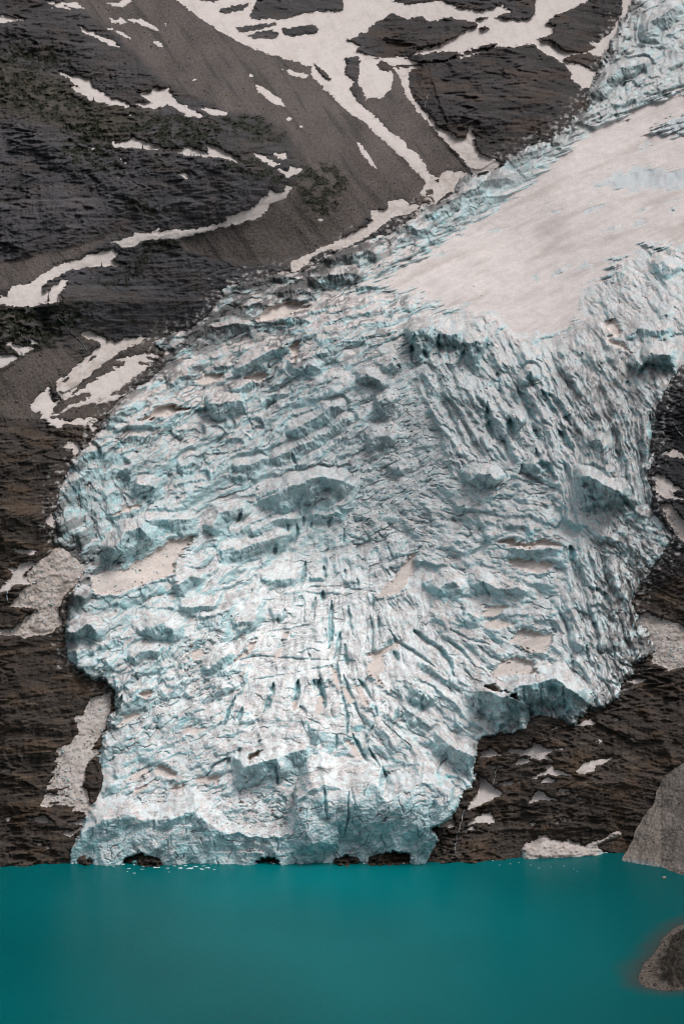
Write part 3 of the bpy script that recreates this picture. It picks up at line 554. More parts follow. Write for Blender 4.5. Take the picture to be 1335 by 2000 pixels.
# traced breaks in the rock: (crest line, face height px, strength)
for pts, w, k in [
  (A1((0,95),(150,120),(300,180),(430,210),(560,270),(660,330)),55,.5),(A1((0,380),(200,430),(420,480),(600,520),(740,560)),30,.25),(A1((450,590),(600,610),(800,630),(1000,680),(1110,720)),110,.18),
  (A1((0,485),(200,560),(300,640),(480,740),(600,830)),40,.5),(A3((130,300),(350,270),(560,260),(760,270),(850,290)),70,.6),(A3((330,150),(600,140),(800,170),(1000,190)),35,.5),
  (A2((260,285),(330,240),(480,225),(620,190),(740,172),(820,230),(900,290)),150,.35),(A2((300,420),(480,440),(640,420),(800,400),(930,420)),60,.4),
  (TL((0,770),(200,790),(380,800),(420,880),(520,960)),30,.6),(TL((0,240),(250,250),(600,260)),25,.7),(TL((0,500),(200,560),(380,660)),25,.6),(TL((0,30),(300,40),(620,80)),25,.7),
  (TR((1050,50),(1130,180),(1200,300),(1260,450)),18,.8),(TR((0,980),(300,960),(600,930),(760,900)),30,.6),(TR((0,620),(300,640),(600,600),(900,560)),25,.5),
  (TM((0,260),(150,250),(300,240),(380,330)),30,.8),(TM((0,500),(100,480),(300,540)),30,.6),(TN((300,160),(700,170),(1100,180),(1335,200)),60,.6),(TN((0,560),(130,540)),10,.2)]:
    m = (X > min(p[0] for p in pts) - 90) & (X < max(p[0] for p in pts) + 90) & (Y > min(p[1] for p in pts) - 90) & (Y < max(p[1] for p in pts) + 160)
    xx = (X + 4 * l2)[m]; yy = (Y + 5 * l1 + 3 * l3)[m]
    d, sg, t = pline(xx, yy, pts)
    p = np.where(sg > 0, 1 - d / w, 1 - d / (0.8 * w)).clip(0, 1) * sstep(0, .12, t) * sstep(1, .88, t)
    rock_d[m] += (0.5 * w * k) * rrate[m] * p * (1 - 0.7 * w_snow[m])
# bed under the ice lies back from the ice surface
recess = 22 * sstep(2, 26, sd_gl)
for c in CAVES:                                      # hollows melted under the ice edge
    recess -= (6 + 5 * fbm(X / 9, Y / 6, 3, 94)) * sstep(-6, 6, psdf(X, Y, c, 20.0)) * (Y > 1600)
D_rock = Db - rock_d + recess

tilt = np.zeros(X.shape, F32)                        # snow banks lie flatter than the rock they lie on
for (nm, lab, poly, holes, th, dirt), s in zip(SNOW, snow_sd):
    if nm == 'snow_patch':
        P = np.array(poly); yc = P[:, 1].mean()
        hgt = min(P[:, 1].max() - P[:, 1].min(), 40)
        tl = np.clip(Y - yc, -25, 25) * .15
        tilt = np.where(s > -12, np.maximum(np.abs(tilt), 0) * 0 + tl * sstep(-10, 3, s), tilt)
D_rock = D_rock - tilt
# rock colours
brown = np.clip(sstep(560, 1050, Y + 90 * fbm(X / 200, Y / 200, 2, 101)) , 0, 1)
mid = sstep(640, 800, X) * sstep(520, 380, Y)
c = np.zeros(X.shape + (3,), F32) + np.array((0.046, 0.042, 0.044), F32)
c = mixc(c, (0.042, 0.032, 0.0265), brown)
c = mixc(c, (0.036, 0.031, 0.032), mid)
band = 0.78 + 0.42 * (0.45 * h2 + 0.35 * h3 + 0.35 * h1)
zn = 18 * fbm(X / 50, Y / 40, 3, 109)
def rz(poly, soft=26.0):
    return sstep(-soft, soft * .6, psdf(X + zn, Y + .7 * zn, poly, 60.0))
c = mixc(c, (0.037, 0.034, 0.036), .8 * rz(A1((-200,90),(0,95),(150,130),(300,170),(430,200),(560,260),(670,330),(600,350),(480,395),(350,310),(230,270),(0,210),(-200,200))))
c = mixc(c, (0.056, 0.047, 0.036), .8 * rz(A1((-200,240),(0,250),(200,300),(330,380),(480,420),(600,440),(500,480),(400,520),(200,470),(0,420),(-200,400))))
c = mixc(c, (0.055, 0.052, 0.057), .85 * rz(A1((-200,520),(0,500),(250,570),(430,600),(600,600),(900,640),(1110,730),(1000,780),(880,830),(700,870),(480,860),(300,900),(0,1000),(-200,1000))))
c = mixc(c, (0.045, 0.044, 0.050), .8 * rz(A3((280,60),(560,20),(700,60),(900,120),(1090,150),(1000,200),(860,240),(500,250),(250,220),(240,130))))
c = mixc(c, (0.030, 0.030, 0.035), .85 * rz(A3((200,300),(330,270),(600,260),(860,250),(800,330),(700,390),(560,415),(430,430),(330,390),(250,350)),16.0))
c = mixc(c, (0.060, 0.052, 0.047), .8 * rz([(0,560),(60,640),(120,680),(200,640),(130,720),(60,770),(0,790),(-200,800),(-200,600)]))
h4 = rnd(np.floor((zq + .6 * l3) / 1.5), X * 0, 64)
c *= (1 + .18 * (h4 - .5) * w_cliff)[..., None]
c *= (band * (1 + 0.22 * l3 + 0.30 * (ri2 - .5) + .35 * (ri3 - .5) + 0.22 * fbm(X / 5, Y / 3, 2, 103) + .25 * fbm(X / 90, Y / 60, 3, 104)))[..., None]
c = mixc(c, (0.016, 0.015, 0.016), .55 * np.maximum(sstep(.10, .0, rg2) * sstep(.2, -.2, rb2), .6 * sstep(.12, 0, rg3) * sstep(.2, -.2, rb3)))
rust = sstep(.35, .8, fbm(X / 90, Y / 40, 5, 105) * 0.8 + 0.3 * h2 + .35 * ri2) * (0.35 + 0.65 * brown + 0.4 * mid).clip(0, 1)
c = mixc(c, (0.090, 0.055, 0.031), 0.45 * rust)
pale = sstep(.55, .9, h3 * 0.6 + 0.5 * l3) * brown
c = mixc(c, (0.13, 0.10, 0.075), 0.45 * pale)
blk = sstep(1240, 1290, X) * sstep(1180, 1060, Y) * sstep(600, 700, Y)
c = mixc(c, (0.022, 0.022, 0.025), blk)
wet = sstep(.25, .7, fbm(X / 26, Y / 140, 3, 107)) * sstep(-90, 0, sd_gl) * .6
c = mixc(c, (0.016, 0.014, 0.014), wet)
sc = np.zeros_like(c) + np.array((0.088, 0.073, 0.068), F32)
sc = mixc(sc, (0.058, 0.046, 0.036), brown)
sc *= (1 + .22 * fbm(X / 60, Y / 60, 4, 111) + .28 * fbm(X / 4, Y / 4, 3, 112))[..., None]
sc = mixc(sc, (0.04, 0.036, 0.034), .7 * sstep(.2, .6, fbm((X - .7 * Y) / 22, (Y + .7 * X) / 200, 3, 113)))
sc = mixc(sc, (0.15, 0.11, 0.06), .6 * sstep(.55, .75, perlin(X / 3.2, Y / 3.2, 114)))
c = c * (1 - w_scree[..., None]) + sc * w_scree[..., None]
vg = np.zeros_like(c) + np.array((0.018, 0.021, 0.012), F32)
vg *= (1 + .5 * fbm(X / 5, Y / 5, 3, 115))[..., None]
c = c * (1 - .85 * w_veg[..., None]) + vg * .85 * w_veg[..., None]
belt = sstep(-34, -2, sd_gl0 + 10 * fbm(X / 26, Y / 26, 3, 121)) * sstep(1420, 1250, Y)
bn = fbm(X / 10, Y / 7, 4, 122)
c = mixc(c, (0.20, 0.19, 0.185), .8 * belt * sstep(.0, .6, bn))
c = mixc(c, (0.42, 0.40, 0.39), .7 * belt * sstep(.35, .75, bn + .4 * fbm(X / 30, Y / 20, 2, 123)))
col_rock = np.clip(c, 0.006, 1)

keep = sd_gl < 34
terrain = grid_obj('mountainside', X, Y, D_rock, keep, col_rock, M_ROCK, origin=(0, D0, 0))
set_props(terrain, 'dark layered mountainside of ledges, talus and cliffs around the glacier', 'mountainside', kind='structure')

def rock_at(px, py):
    """world point on the mountainside under a survey point"""
    i = int(round((py + 150) / RS)); j = int(round((px + 200) / RS))
    i = min(max(i, 0), D_rock.shape[0] - 1); j = min(max(j, 0), D_rock.shape[1] - 1)
    return world_pos(np.array(gx[j]), np.array(gy[i]), np.array(D_rock[i, j]))

# snow lying on it: each patch a sheet of its own with a thin feathered rim
for (nm, lab, poly, holes, th, dirt), s in zip(SNOW, snow_sd):
    P = np.array(poly)
    j0, j1 = int((P[:, 0].min() - 8 + 200) / RS), int((P[:, 0].max() + 8 + 200) / RS) + 2
    i0, i1 = int((P[:, 1].min() - 8 + 150) / RS), int((P[:, 1].max() + 8 + 150) / RS) + 2
    j0, i0 = max(j0, 0), max(i0, 0)
    sl = (slice(i0, i1), slice(j0, j1))
    x, y, ss = X[sl], Y[sl], s[sl]
    big = min(th, 3.0)
    h = np.where(ss > 0, 0.5 + big * (1 - np.exp(-ss / 5.0)), 0.5 + 0.8 * ss)
    h = np.maximum(h, -2.5)
    if th > 3:
        h += th * np.sqrt(np.clip(ss / 16, 0, 1)) + 0.8 * fbm(x / 9, y / 6, 3, 131) * sstep(0, 6, ss)
    h += 0.35 * fbm(x / 20, y / 14, 3, 133) * sstep(0, 4, ss)
    if dirt > .4:
        ss = ss + 4 * fbm(x / 16, y / 8, 4, 140)
        h += dirt * (1.0 * fbm(x / 5, y / 4, 3, 134) + 2.4 * fbm(x / 18, y / 13, 3, 139)) * sstep(0, 4, ss)
    cc = np.zeros(x.shape + (3,), F32) + np.array((0.535, 0.485, 0.468), F32)
    cc = mixc(cc, (0.40, 0.33, 0.285), np.clip(dirt * (0.75 + .6 * fbm(x / 30, y / 20, 3, 135)), 0, 1))
    cc = mixc(cc, (0.20, 0.165, 0.145), np.clip(dirt * 1.1 * sstep(.0, .8, fbm(x / 28, y / 20, 4, 141)), 0, .8))
    cc = mixc(cc, (0.16, 0.13, 0.11), np.clip(dirt * .8 * sstep(.1, .7, fbm(x / 8, y / 6, 4, 136)), 0, .85))
    cc = mixc(cc, (0.36, 0.30, 0.265), .3 * sstep(5, 0, ss) * sstep(-.4, .5, fbm(x / 9, y / 6, 3, 137)))
    cc = mixc(cc, (0.42, 0.37, 0.34), .35 * sstep(.1, .7, fbm((x - .5 * y) / 14, (y + .5 * x) / 70, 4, 138)))
    if th > 3:
        cc = mixc(cc, (0.22, 0.34, 0.36), sstep(9, 3, ss) * sstep(1655, 1672, y))
    o = grid_obj(nm, x, y, D_rock[sl] - h, ss > -2.2, cc, M_SNOW)
    set_props(o, lab, nm.replace('_', ' '), 'snow lying on the rock' if nm == 'snow_patch' else None)

# ------------------------------------------------------------------ the glacier
GS = 1.3
hx = np.arange(90, 1552, GS, dtype=F32); hy = np.arange(-145, 1710, GS, dtype=F32)
X, Y = np.meshgrid(hx, hy)
sd = psdf(X, Y, GLACIER, 60.0)
cvn = 2.5 * fbm(X / 9, Y / 9, 3, 204)
for cv in CAVES:
    sd = np.minimum(sd, -psdf(X, Y, cv, 60.0) - cvn * (psdf(X, Y, cv, 12.0) > -11))
sd_raw = sd
sd = sd + np.where(Y < 1640, 6 * fbm(X / 24, Y / 24, 4, 201) + 2.0 * perlin(X / 5, Y / 5, 202), 3.0 * fbm(X / 10, Y / 10, 3, 203))
GK = sd > -4
x, y = X[GK], Y[GK]
sdk = sd[GK]
n1 = fbm(x / 46, y / 46, 3, 211); n2 = fbm(x / 46, y / 46, 3, 212)
n3 = perlin(x / 13, y / 13, 213); n4 = perlin(x / 13, y / 13, 214)
wx = x + 5 * n1 + 1.0 * n3; wy = y + 5 * n2 + 1.0 * n4      # warped position

fu = x * .94 - y * .34; fv = x * .34 + y * .94
firn = psdf(wx, wy, FIRN, 60.0)
for h in FIRNHOLES:
    firn = np.minimum(firn, -psdf(wx, wy, h, 60.0) )
firn = firn + 3 * fbm(x / 16, y / 12, 3, 215) + 9 * fbm(fu / 70, fv / 7, 3, 216) * sstep(900, 800, x * .2 + y * .8 + 150)
firn = firn + 7 * fbm(fu / 60, fv / 6, 3, 218) * sstep(30, 5, np.abs(firn))
fu = x * .94 - y * .34; fv = x * .34 + y * .94
pock = []
for lab, poly in POCKETS:
    pock.append(psdf(x + 1.2 * n3 + 1.5 * n1, y + 1.2 * n4 + 1.5 * n2, poly, 12.0) + 1.2 * perlin(x / 5, y / 5, 217) + 3.0 * n3 + 3.0 * fbm(fu / 22, fv / 5, 2, 220) * (len(poly) > 3) - .8)
pk = np.max(pock, axis=0)

# (cx, cy, radius, ridge direction deg, along, across, relief, front, back, small-block relief)
REG = [
 (600,600,130,-22,60,24,.75,1.0,.35,.7),(760,640,110,-21,150,15,.8,1.0,.6,.4),(880,600,70,-18,120,14,.5,1,.6,.3),(900,690,90,62,90,22,1.1,1.0,.6,.6),(330,720,110,-18,52,20,.8,1.0,.3,.8),(330,860,130,-24,60,34,1.2,1.1,.35,.8),
 (520,800,110,-32,80,36,1.25,1.1,.4,.7),(640,850,110,-32,90,36,1.25,1.1,.4,.6),(770,880,100,-20,26,20,.5,.9,.7,1.0),(960,820,110,58,130,26,1.25,1.0,.7,.8),
 (1090,820,100,64,120,24,1.2,1.0,.7,.9),(1200,740,90,66,80,20,.9,1.0,.4,.8),(1200,900,110,80,140,20,1.2,1.0,.9,.8),(1230,110,120,-38,48,30,1.1,1.0,.35,.9),(1080,330,70,-30,44,18,.8,1.0,.3,.8),(1380,60,160,-20,60,30,.9,1,.4,.6),
 (900,400,70,-30,44,18,.9,1.0,.3,.9),(730,500,80,-24,50,18,.9,1.0,.3,.9),(620,1110,80,-8,70,20,.40,1.0,.4,.25),(620,1230,110,-4,90,20,.36,1.0,.4,.18),(600,1370,90,6,70,26,.40,1.0,.5,.2),
 (740,1260,90,70,80,26,.35,1.0,.7,.25),(1160,1180,100,72,110,20,1.1,1.0,.8,.8),(1180,1330,80,64,50,18,.9,1.0,.8,.9),(1040,1150,90,24,60,28,.75,1.0,.4,.5),(1000,1280,100,34,70,22,.65,1.0,.5,.5),
 (280,1180,110,-26,60,30,.7,1.1,.4,.7),(270,1290,90,-38,50,34,.95,1.1,.5,.7),(420,1180,90,-30,70,26,.8,1.1,.4,.6),(380,1290,80,-28,40,24,.9,1.1,.5,.9),(320,1440,90,-30,60,30,.55,1.0,.5,.5),
 (420,1470,80,-22,60,22,.7,1.0,.4,.7),(840,1400,100,44,80,24,.85,1.0,.6,.6),(880,1500,80,50,50,26,.8,1.0,.6,.7),(1050,1370,90,70,50,24,.8,1.0,.8,.7),(300,1620,90,-10,60,24,.45,1.0,.6,.5),
 (520,1570,80,10,36,20,.75,1.0,.5,1.0),(660,1600,90,-8,60,36,.35,1.0,.8,.4),(790,1590,90,-20,50,26,.5,1.0,.7,.6),(1240,1050,80,50,44,20,.8,1,.6,.9),(180,980,90,80,60,26,.8,1,.7,.7),(180,1120,60,-30,30,20,.5,1,.6,.9),
 (1240,570,90,52,46,20,.8,1.0,.6,.7),(1400,520,110,40,60,24,.7,1,.5,.6),(1050,480,150,-15,100,30,.1,1,.5,.05),(470,1010,90,-22,90,28,.85,1.1,.4,.5),(1000,960,80,20,60,34,.8,1.1,.4,.7),(860,1010,70,20,36,24,.7,1,.5,.9),(740,1060,60,-20,30,22,.5,1,.6,.6),(930,1180,70,30,50,26,.6,1,.5,.5)]
num = np.zeros(x.shape, F32); den = np.zeros(x.shape, F32)
numf = np.zeros(x.shape, F32); lines = np.zeros(x.shape, F32); fol = np.zeros(x.shape, F32); fob = np.zeros(x.shape, F32); seam = np.zeros(x.shape, F32); sm_r = np.zeros(x.shape, F32); cidm = np.zeros(x.shape, F32)
for k, (cx, cy, r, ang, su, sv, rel, fr, bk, sm) in enumerate(REG):
    q = ((wx - cx) ** 2 + (wy - cy) ** 2) / (r * r)
    m = q < 4.5
    if not m.any():
        continue
    w = np.exp(-8.0 * q[m]) + 1e-9
    su *= 1.7 if abs(ang) < 45 and cx < 900 and cy < 1060 else 1.0
    a = math.radians(ang); ca, sa = math.cos(a), math.sin(a)
    ddx, ddy = wx[m] - cx, wy[m] - cy
    u, v = ddx * ca + ddy * sa, -ddx * sa + ddy * ca
    b1, id1, g1 = blocks(u, v, su, sv, 300 + 11 * k, fr, bk)
    b2, id2, g2 = blocks(u + 2 * n3[m], v + 2 * n4[m], su * .34, sv * .38, 900 + 11 * k, fr, bk)
    b3, id3, g3 = blocks(u, v, np.clip(su * .15, 5, 9), np.clip(sv * .2, 4.2, 6), 1500 + 11 * k, fr, bk)
    sq = .35 + .75 * sm
    hgt = .66 * rel * sv * b1
    h3m = rel * sv * sq * (.30 * b2 + .15 * b3)
    numf[m] += w * h3m
    ph = v / (sv * .8) + .7 * n1[m] + .07 * n3[m]
    ln = np.abs(ph - np.round(ph)) * sv * .8
    ph2 = u / (su * .55) + .7 * n2[m] + .07 * n4[m]
    ln2 = np.abs(ph2 - np.round(ph2)) * su * .55
    mk1 = sstep(.12, .5, fbm(u / 55, ph * .9, 2, 2500 + k)); mk2 = sstep(.2, .55, fbm(ph2 * .9, v / 40, 2, 2700 + k))
    lines[m] += w * np.maximum(sstep(1.5, .3, ln) * mk1, .8 * sstep(1.4, .3, ln2) * mk2)
    f_a = ridged(u / 70 + n1[m], v / 5.0 + .8 * n2[m], 3, 2100 + k); f_b = ridged(v / 60 + n2[m], u / 7.0 + .8 * n1[m], 2, 2300 + k)
    fol[m] += w * f_a; fob[m] += w * f_b
    num[m] += w * hgt; den[m] += w; sm_r[m] += w * sm; cidm[m] += w * (.6 * id2 + .4 * id3)
    seam[m] += w * np.maximum(sstep(.10, .02, g1) * sstep(.1, -.15, b1), .75 * sstep(.10, .0, g2) * sstep(.15, -.15, b2))
den = np.maximum(den, 1e-6)
ice_d = 1.0 * num / den; ice_f = numf / den; fol /= den; fob /= den
small = sm_r / den; cidm /= den; seam /= den; lines /= den
relief = np.zeros(x.shape, F32); face = np.zeros(x.shape, F32); flute = np.zeros(x.shape, F32)

jx = perlin(x / 8, y / 8, 225); jy = perlin(x / 8, y / 8, 226)
# traced ice cliffs: crest line (face on its right-hand side), face height, [run behind, strength]
STEPS = [
 (TB((0,690),(100,655),(200,630),(300,605),(310,650),(330,760)),170,90,1.0),(TB((310,605),(380,585),(450,560),(530,540)),120,60,.9),
 (TB((625,375),(590,420),(560,500),(540,580),(500,660),(480,720)),70,90,1.0),(TB((40,1110),(150,1100),(240,1080),(330,1110),(420,1130)),60,40,.6),
 (TB((540,620),(600,600),(690,580),(760,570),(830,610)),18,40,.7),(TB((490,740),(600,700),(700,690)),20,40,.7),
 (TB((1090,260),(1130,270),(1200,310),(1210,400)),70,50,.9),(TB((1000,320),(1040,320),(1060,370)),60,50,.9),(TB((960,370),(1010,430),(1060,500),(1100,560)),60,50,.8),
 (TB((1160,170),(1260,170),(1335,250)),110,60,.9),(TB((1040,90),(1150,100),(1250,150)),50,50,.8),(TB((1120,650),(1220,640),(1300,700)),70,60,.8),(TB((1200,340),(1280,360),(1320,430)),70,50,.8),(TB((1020,60),(1100,60),(1250,110),(1335,180)),40,60,.7),
 (TD((0,330),(100,260),(200,210),(300,160),(400,145),(470,150)),65,60,.9),(TD((90,330),(200,270),(300,215),(380,200),(480,200)),95,50,1.0),(TD((-40,450),(100,395),(200,360),(300,330),(380,320),(405,345)),115,60,1.0),
 (TD((150,130),(220,90),(330,30),(430,0),(600,-15),(760,-10),(860,30)),130,70,.9),(TD((480,190),(560,180),(620,185),(690,170),(760,190)),60,50,.8),(TD((800,185),(900,200),(960,240)),35,40,.7),
 (TD((225,660),(320,610),(400,597),(455,612)),45,70,.8),(TD((10,900),(80,870),(175,880)),65,60,.7),(TD((505,590),(560,575),(615,605)),35,50,.6),(TD((745,635),(800,610),(840,625)),40,50,.6),(TD((300,700),(450,680),(620,690),(740,690)),16,40,.6),
 (TD((250,840),(320,820),(360,860)),50,40,.6),(TD((1250,640),(1335,610)),40,40,.7),(TD((0,110),(90,90),(190,110)),50,50,.8),(TD((0,170),(80,150),(110,200)),100,50,.9),
 (TE((440,480),(500,370),(550,300),(640,270),(700,320),(740,380)),200,60,1.0),(TE((880,790),(1000,780),(1130,770),(1165,795)),85,70,.9),(TE((1000,870),(1130,840),(1275,765)),60,60,.9),(TE((620,960),(740,900),(765,880)),80,60,.9),
 (TE((690,990),(740,910),(800,885),(860,940),(850,1040)),130,70,1.0),(TE((560,1150),(650,1080),(760,1080),(795,1115)),100,70,1.0),(TE((850,650),(960,590),(1070,615)),115,60,1.0),(TE((1150,430),(1250,400),(1335,380)),90,60,.9),
 (TE((170,1000),(200,950),(300,905),(365,945),(350,1020)),130,70,1.0),(TE((1060,1250),(1090,1190),(1180,1120),(1260,1080)),90,80,.9),(TE((1180,1050),(1190,950),(1170,860),(1240,800)),60,60,.7),
 (TE((440,160),(560,125),(690,120)),50,60,.8),(TE((400,85),(480,40),(540,50)),50,50,.8),(TE((600,240),(760,215),(900,220),(1050,200)),110,60,.8),(TE((1090,330),(1160,180),(1250,165),(1300,200)),130,60,1.0),
 (TE((160,740),(260,700),(330,740)),110,60,.9),(TE((640,650),(690,640),(740,700)),70,50,.6),(TE((740,800),(830,780),(890,800)),60,50,.8),(TE((930,720),(1060,690),(1180,640)),35,50,.7),(TE((250,830),(400,770),(560,720)),30,60,.6),
 (TF((340,700),(430,670),(545,680)),50,60,.9),(TF((495,720),(560,670),(650,680),(740,690)),85,60,.9),(TF((340,945),(480,880),(600,840)),45,70,.8),(TF((590,985),(700,990),(800,1010)),120,60,1.0),(TF((1070,480),(1150,450),(1240,450),(1310,440)),170,60,1.0),
 (TF((1060,400),(1180,385),(1335,355)),55,60,.9),(TF((1100,225),(1200,210),(1335,180)),65,60,.9),(TF((830,335),(920,280),(1000,265)),65,60,.9),(TF((900,845),(960,810),(1060,790),(1140,800)),65,60,.9),(TF((690,975),(850,890),(1000,860)),45,60,.8),
 (TF((1140,750),(1335,720)),45,50,.7),(TF((830,105),(900,60),(1000,70)),75,50,.8),(TF((200,905),(270,790),(400,760)),90,60,.9),(TF((190,1000),(300,900),(420,860)),70,60,.7),(TF((480,560),(600,530),(740,470)),40,50,.7),(TF((840,640),(980,620),(1080,650)),60,50,.8),
 (TF((690,420),(860,400),(960,430)),30,50,.6),(TF((820,1010),(960,960),(1120,950)),60,60,.8),(TF((420,1180),(600,1140),(720,1130)),70,60,.7),(TF((880,880),(980,850),(1040,880)),120,60,.8),
 (TG((-10,420),(60,390),(150,340),(190,320),(260,265),(370,250),(415,290)),125,60,1.0),(TG((440,365),(560,310),(665,290)),65,60,.9),(TG((390,455),(420,400),(540,375),(615,420)),85,60,.95),(TG((490,305),(640,240),(800,190),(970,140)),38,40,.9),
 (TG((-20,550),(90,500),(145,480)),100,60,.9),(TG((-20,620),(100,600)),170,60,.9),(TG((175,940),(300,780),(400,700),(520,660),(600,630),(730,590)),55,60,.9),(TG((345,850),(450,770),(560,720),(640,660),(700,640),(770,690)),125,60,1.05),
 (TG((430,940),(560,850),(700,760),(760,725),(830,770)),95,60,1.0),(TG((220,1005),(380,940),(560,860)),105,60,.9),(TG((-10,1045),(130,1030),(255,980)),95,60,.9),(TG((680,1045),(760,1010),(835,1045)),60,50,.9),
 (TG((200,1265),(330,1200),(430,1150),(600,1110),(700,1130),(810,1190)),175,70,1.05),(TG((70,1225),(240,1200),(370,1150)),45,60,.8),(TG((825,500),(890,440),(970,480),(985,550)),115,60,1.0),(TG((935,630),(1010,590),(1075,640)),120,60,.9),
 (TG((985,405),(1040,345),(1095,405)),85,50,.95),(TG((865,890),(940,840),(1030,840),(1085,890)),115,60,.9),(TG((1040,1080),(1090,1040),(1125,1085)),60,50,.8),(TG((1140,190),(1250,130),(1345,110)),235,60,.62),
 (TG((640,95),(800,60),(960,30)),26,36,.9),(TG((700,135),(900,90),(1100,50)),26,36,.9),(TG((600,205),(800,150),(1000,100)),26,36,.9),(TG((850,260),(1000,200),(1130,150)),30,36,.8),(TG((740,40),(900,0),(1100,-40)),24,36,.8),(TG((470,40),(600,0),(760,-30)),40,40,.8),
 (TG((100,120),(240,110),(420,130)),50,50,.8),(TG((230,210),(380,200),(520,170)),40,50,.8),(TG((180,590),(300,560),(420,540)),60,50,.7),(TG((90,830),(150,770),(230,760)),70,50,.8),(TG((0,1110),(60,1090),(110,1130)),70,50,.8),
 (TH((-10,150),(80,110),(150,150),(240,115)),155,60,.75),(TH((225,195),(280,170),(350,190)),175,60,.75),(TH((235,920),(290,870),(370,870),(415,940)),155,60,1.0),(TH((790,900),(880,880),(960,930),(1040,960),(1065,1030)),185,60,1.05),
 (TH((825,825),(900,800),(980,850),(1045,905)),55,50,.9),(TH((565,860),(640,790),(675,835)),85,50,.9),(TH((165,1035),(240,1020),(255,1075)),75,50,.9),(TH((405,1155),(470,1130),(560,1140),(605,1185)),65,60,.9),(TH((425,1250),(520,1260),(640,1270),(775,1270)),75,60,.9),
 (TH((560,185),(650,150),(740,110),(870,65)),26,40,.8),(TH((1050,190),(1130,110),(1260,120),(1335,100)),80,60,.9),(TH((1170,300),(1200,250),(1335,230)),150,60,.9),(TH((1090,310),(1130,280),(1170,320)),110,50,.9),(TH((700,230),(830,220),(960,250),(1080,260)),40,50,.7),
 (TH((880,720),(920,670),(970,760)),90,50,.8),(TH((470,600),(500,570),(550,610)),120,50,.9),(TH((520,420),(545,360),(580,320),(600,400)),100,50,.9),(TH((1240,60),(1335,20)),60,50,.8),(TH((1060,1010),(1150,1080),(1210,1110)),60,50,.8),
 (TC((525,65),(640,60),(835,70)),55,60,.95),(TC((120,310),(180,240),(240,230),(285,295)),85,60,.9),(TC((305,265),(380,220),(450,260),(550,260),(645,300)),90,60,.9),(TC((255,370),(300,390),(370,430)),55,50,.8),
 (TC((270,800),(420,810),(500,830),(580,770),(700,750),(760,740),(840,790),(900,840),(950,880)),190,70,1.1),(TC((0,700),(100,760),(180,820),(260,890),(320,980)),60,50,.9),(TC((50,640),(150,720),(220,760)),60,50,.9),(TC((100,1000),(200,1080),(280,1110),(375,1180)),125,60,1.0),
 (TC((-10,1190),(60,1170),(130,1200),(205,1265)),105,60,.9),(TC((0,780),(70,810),(110,870)),110,50,.9),(TC((230,730),(330,780),(430,800)),60,50,.8),(TC((0,920),(60,930),(110,1000)),80,50,.8),(TC((920,360),(1000,330),(1090,390)),60,50,.8),(TC((730,360),(860,340),(940,380)),50,50,.7),
 (TU((40,330),(130,300),(230,285),(300,290),(375,312)),90,40,.8),(TU((240,350),(330,330),(400,345)),70,40,.8),(TU((400,240),(480,205),(560,195),(625,222)),130,50,.8),(TU((350,310),(430,280),(520,270),(585,292)),110,50,.8),
 (TU((570,150),(620,115),(700,95),(760,120),(825,100)),110,50,.8),(TU((640,160),(730,140),(800,150)),60,40,.8),(TU((500,330),(620,320),(705,310)),60,40,.8),(TU((420,420),(560,380),(700,360)),45,40,.8),(TU((380,460),(520,420),(680,390),(800,370)),45,40,.8),
 (TU((360,500),(520,460),(700,430)),45,40,.8),(TU((400,540),(560,500),(720,460)),45,40,.8),(TU((100,390),(200,380),(305,388)),75,40,.8),(TU((0,470),(100,450),(185,462)),90,40,.8),(TU((200,440),(300,430),(385,442)),75,40,.8),
 (A2((290,860),(400,800),(520,730),(560,700),(640,690),(700,720)),90,40,.9),(A2((610,650),(700,600),(810,560),(900,545)),60,40,.9),(A2((820,545),(830,510),(960,450),(1050,410)),60,40,.9),(A2((970,400),(1010,340),(1090,260),(1180,250),(1200,300)),110,50,1.0),
 (A2((1180,180),(1200,80),(1290,30),(1335,0)),130,50,1.0),(A2((1040,430),(1120,410),(1200,400)),40,40,.8),(A2((900,600),(1000,570),(1120,550)),40,30,.8),(A2((430,800),(560,760),(700,760),(790,720)),60,40,.8),(A2((130,930),(260,870),(400,850)),50,40,.9),
 (A3((840,225),(900,200),(1010,180),(1120,170),(1190,160)),40,40,.9),(A3((1190,180),(1250,110),(1335,90)),80,40,.9),(A3((1030,240),(1130,230),(1220,250)),30,40,.8),(A3((600,420),(700,410),(800,380)),60,40,.8),
 (A4((1180,80),(1260,60),(1335,80)),60,40,.8),(A4((1000,180),(1080,160),(1160,200)),60,40,.7),(A4((1200,140),(1260,120),(1320,160)),120,40,.9)]
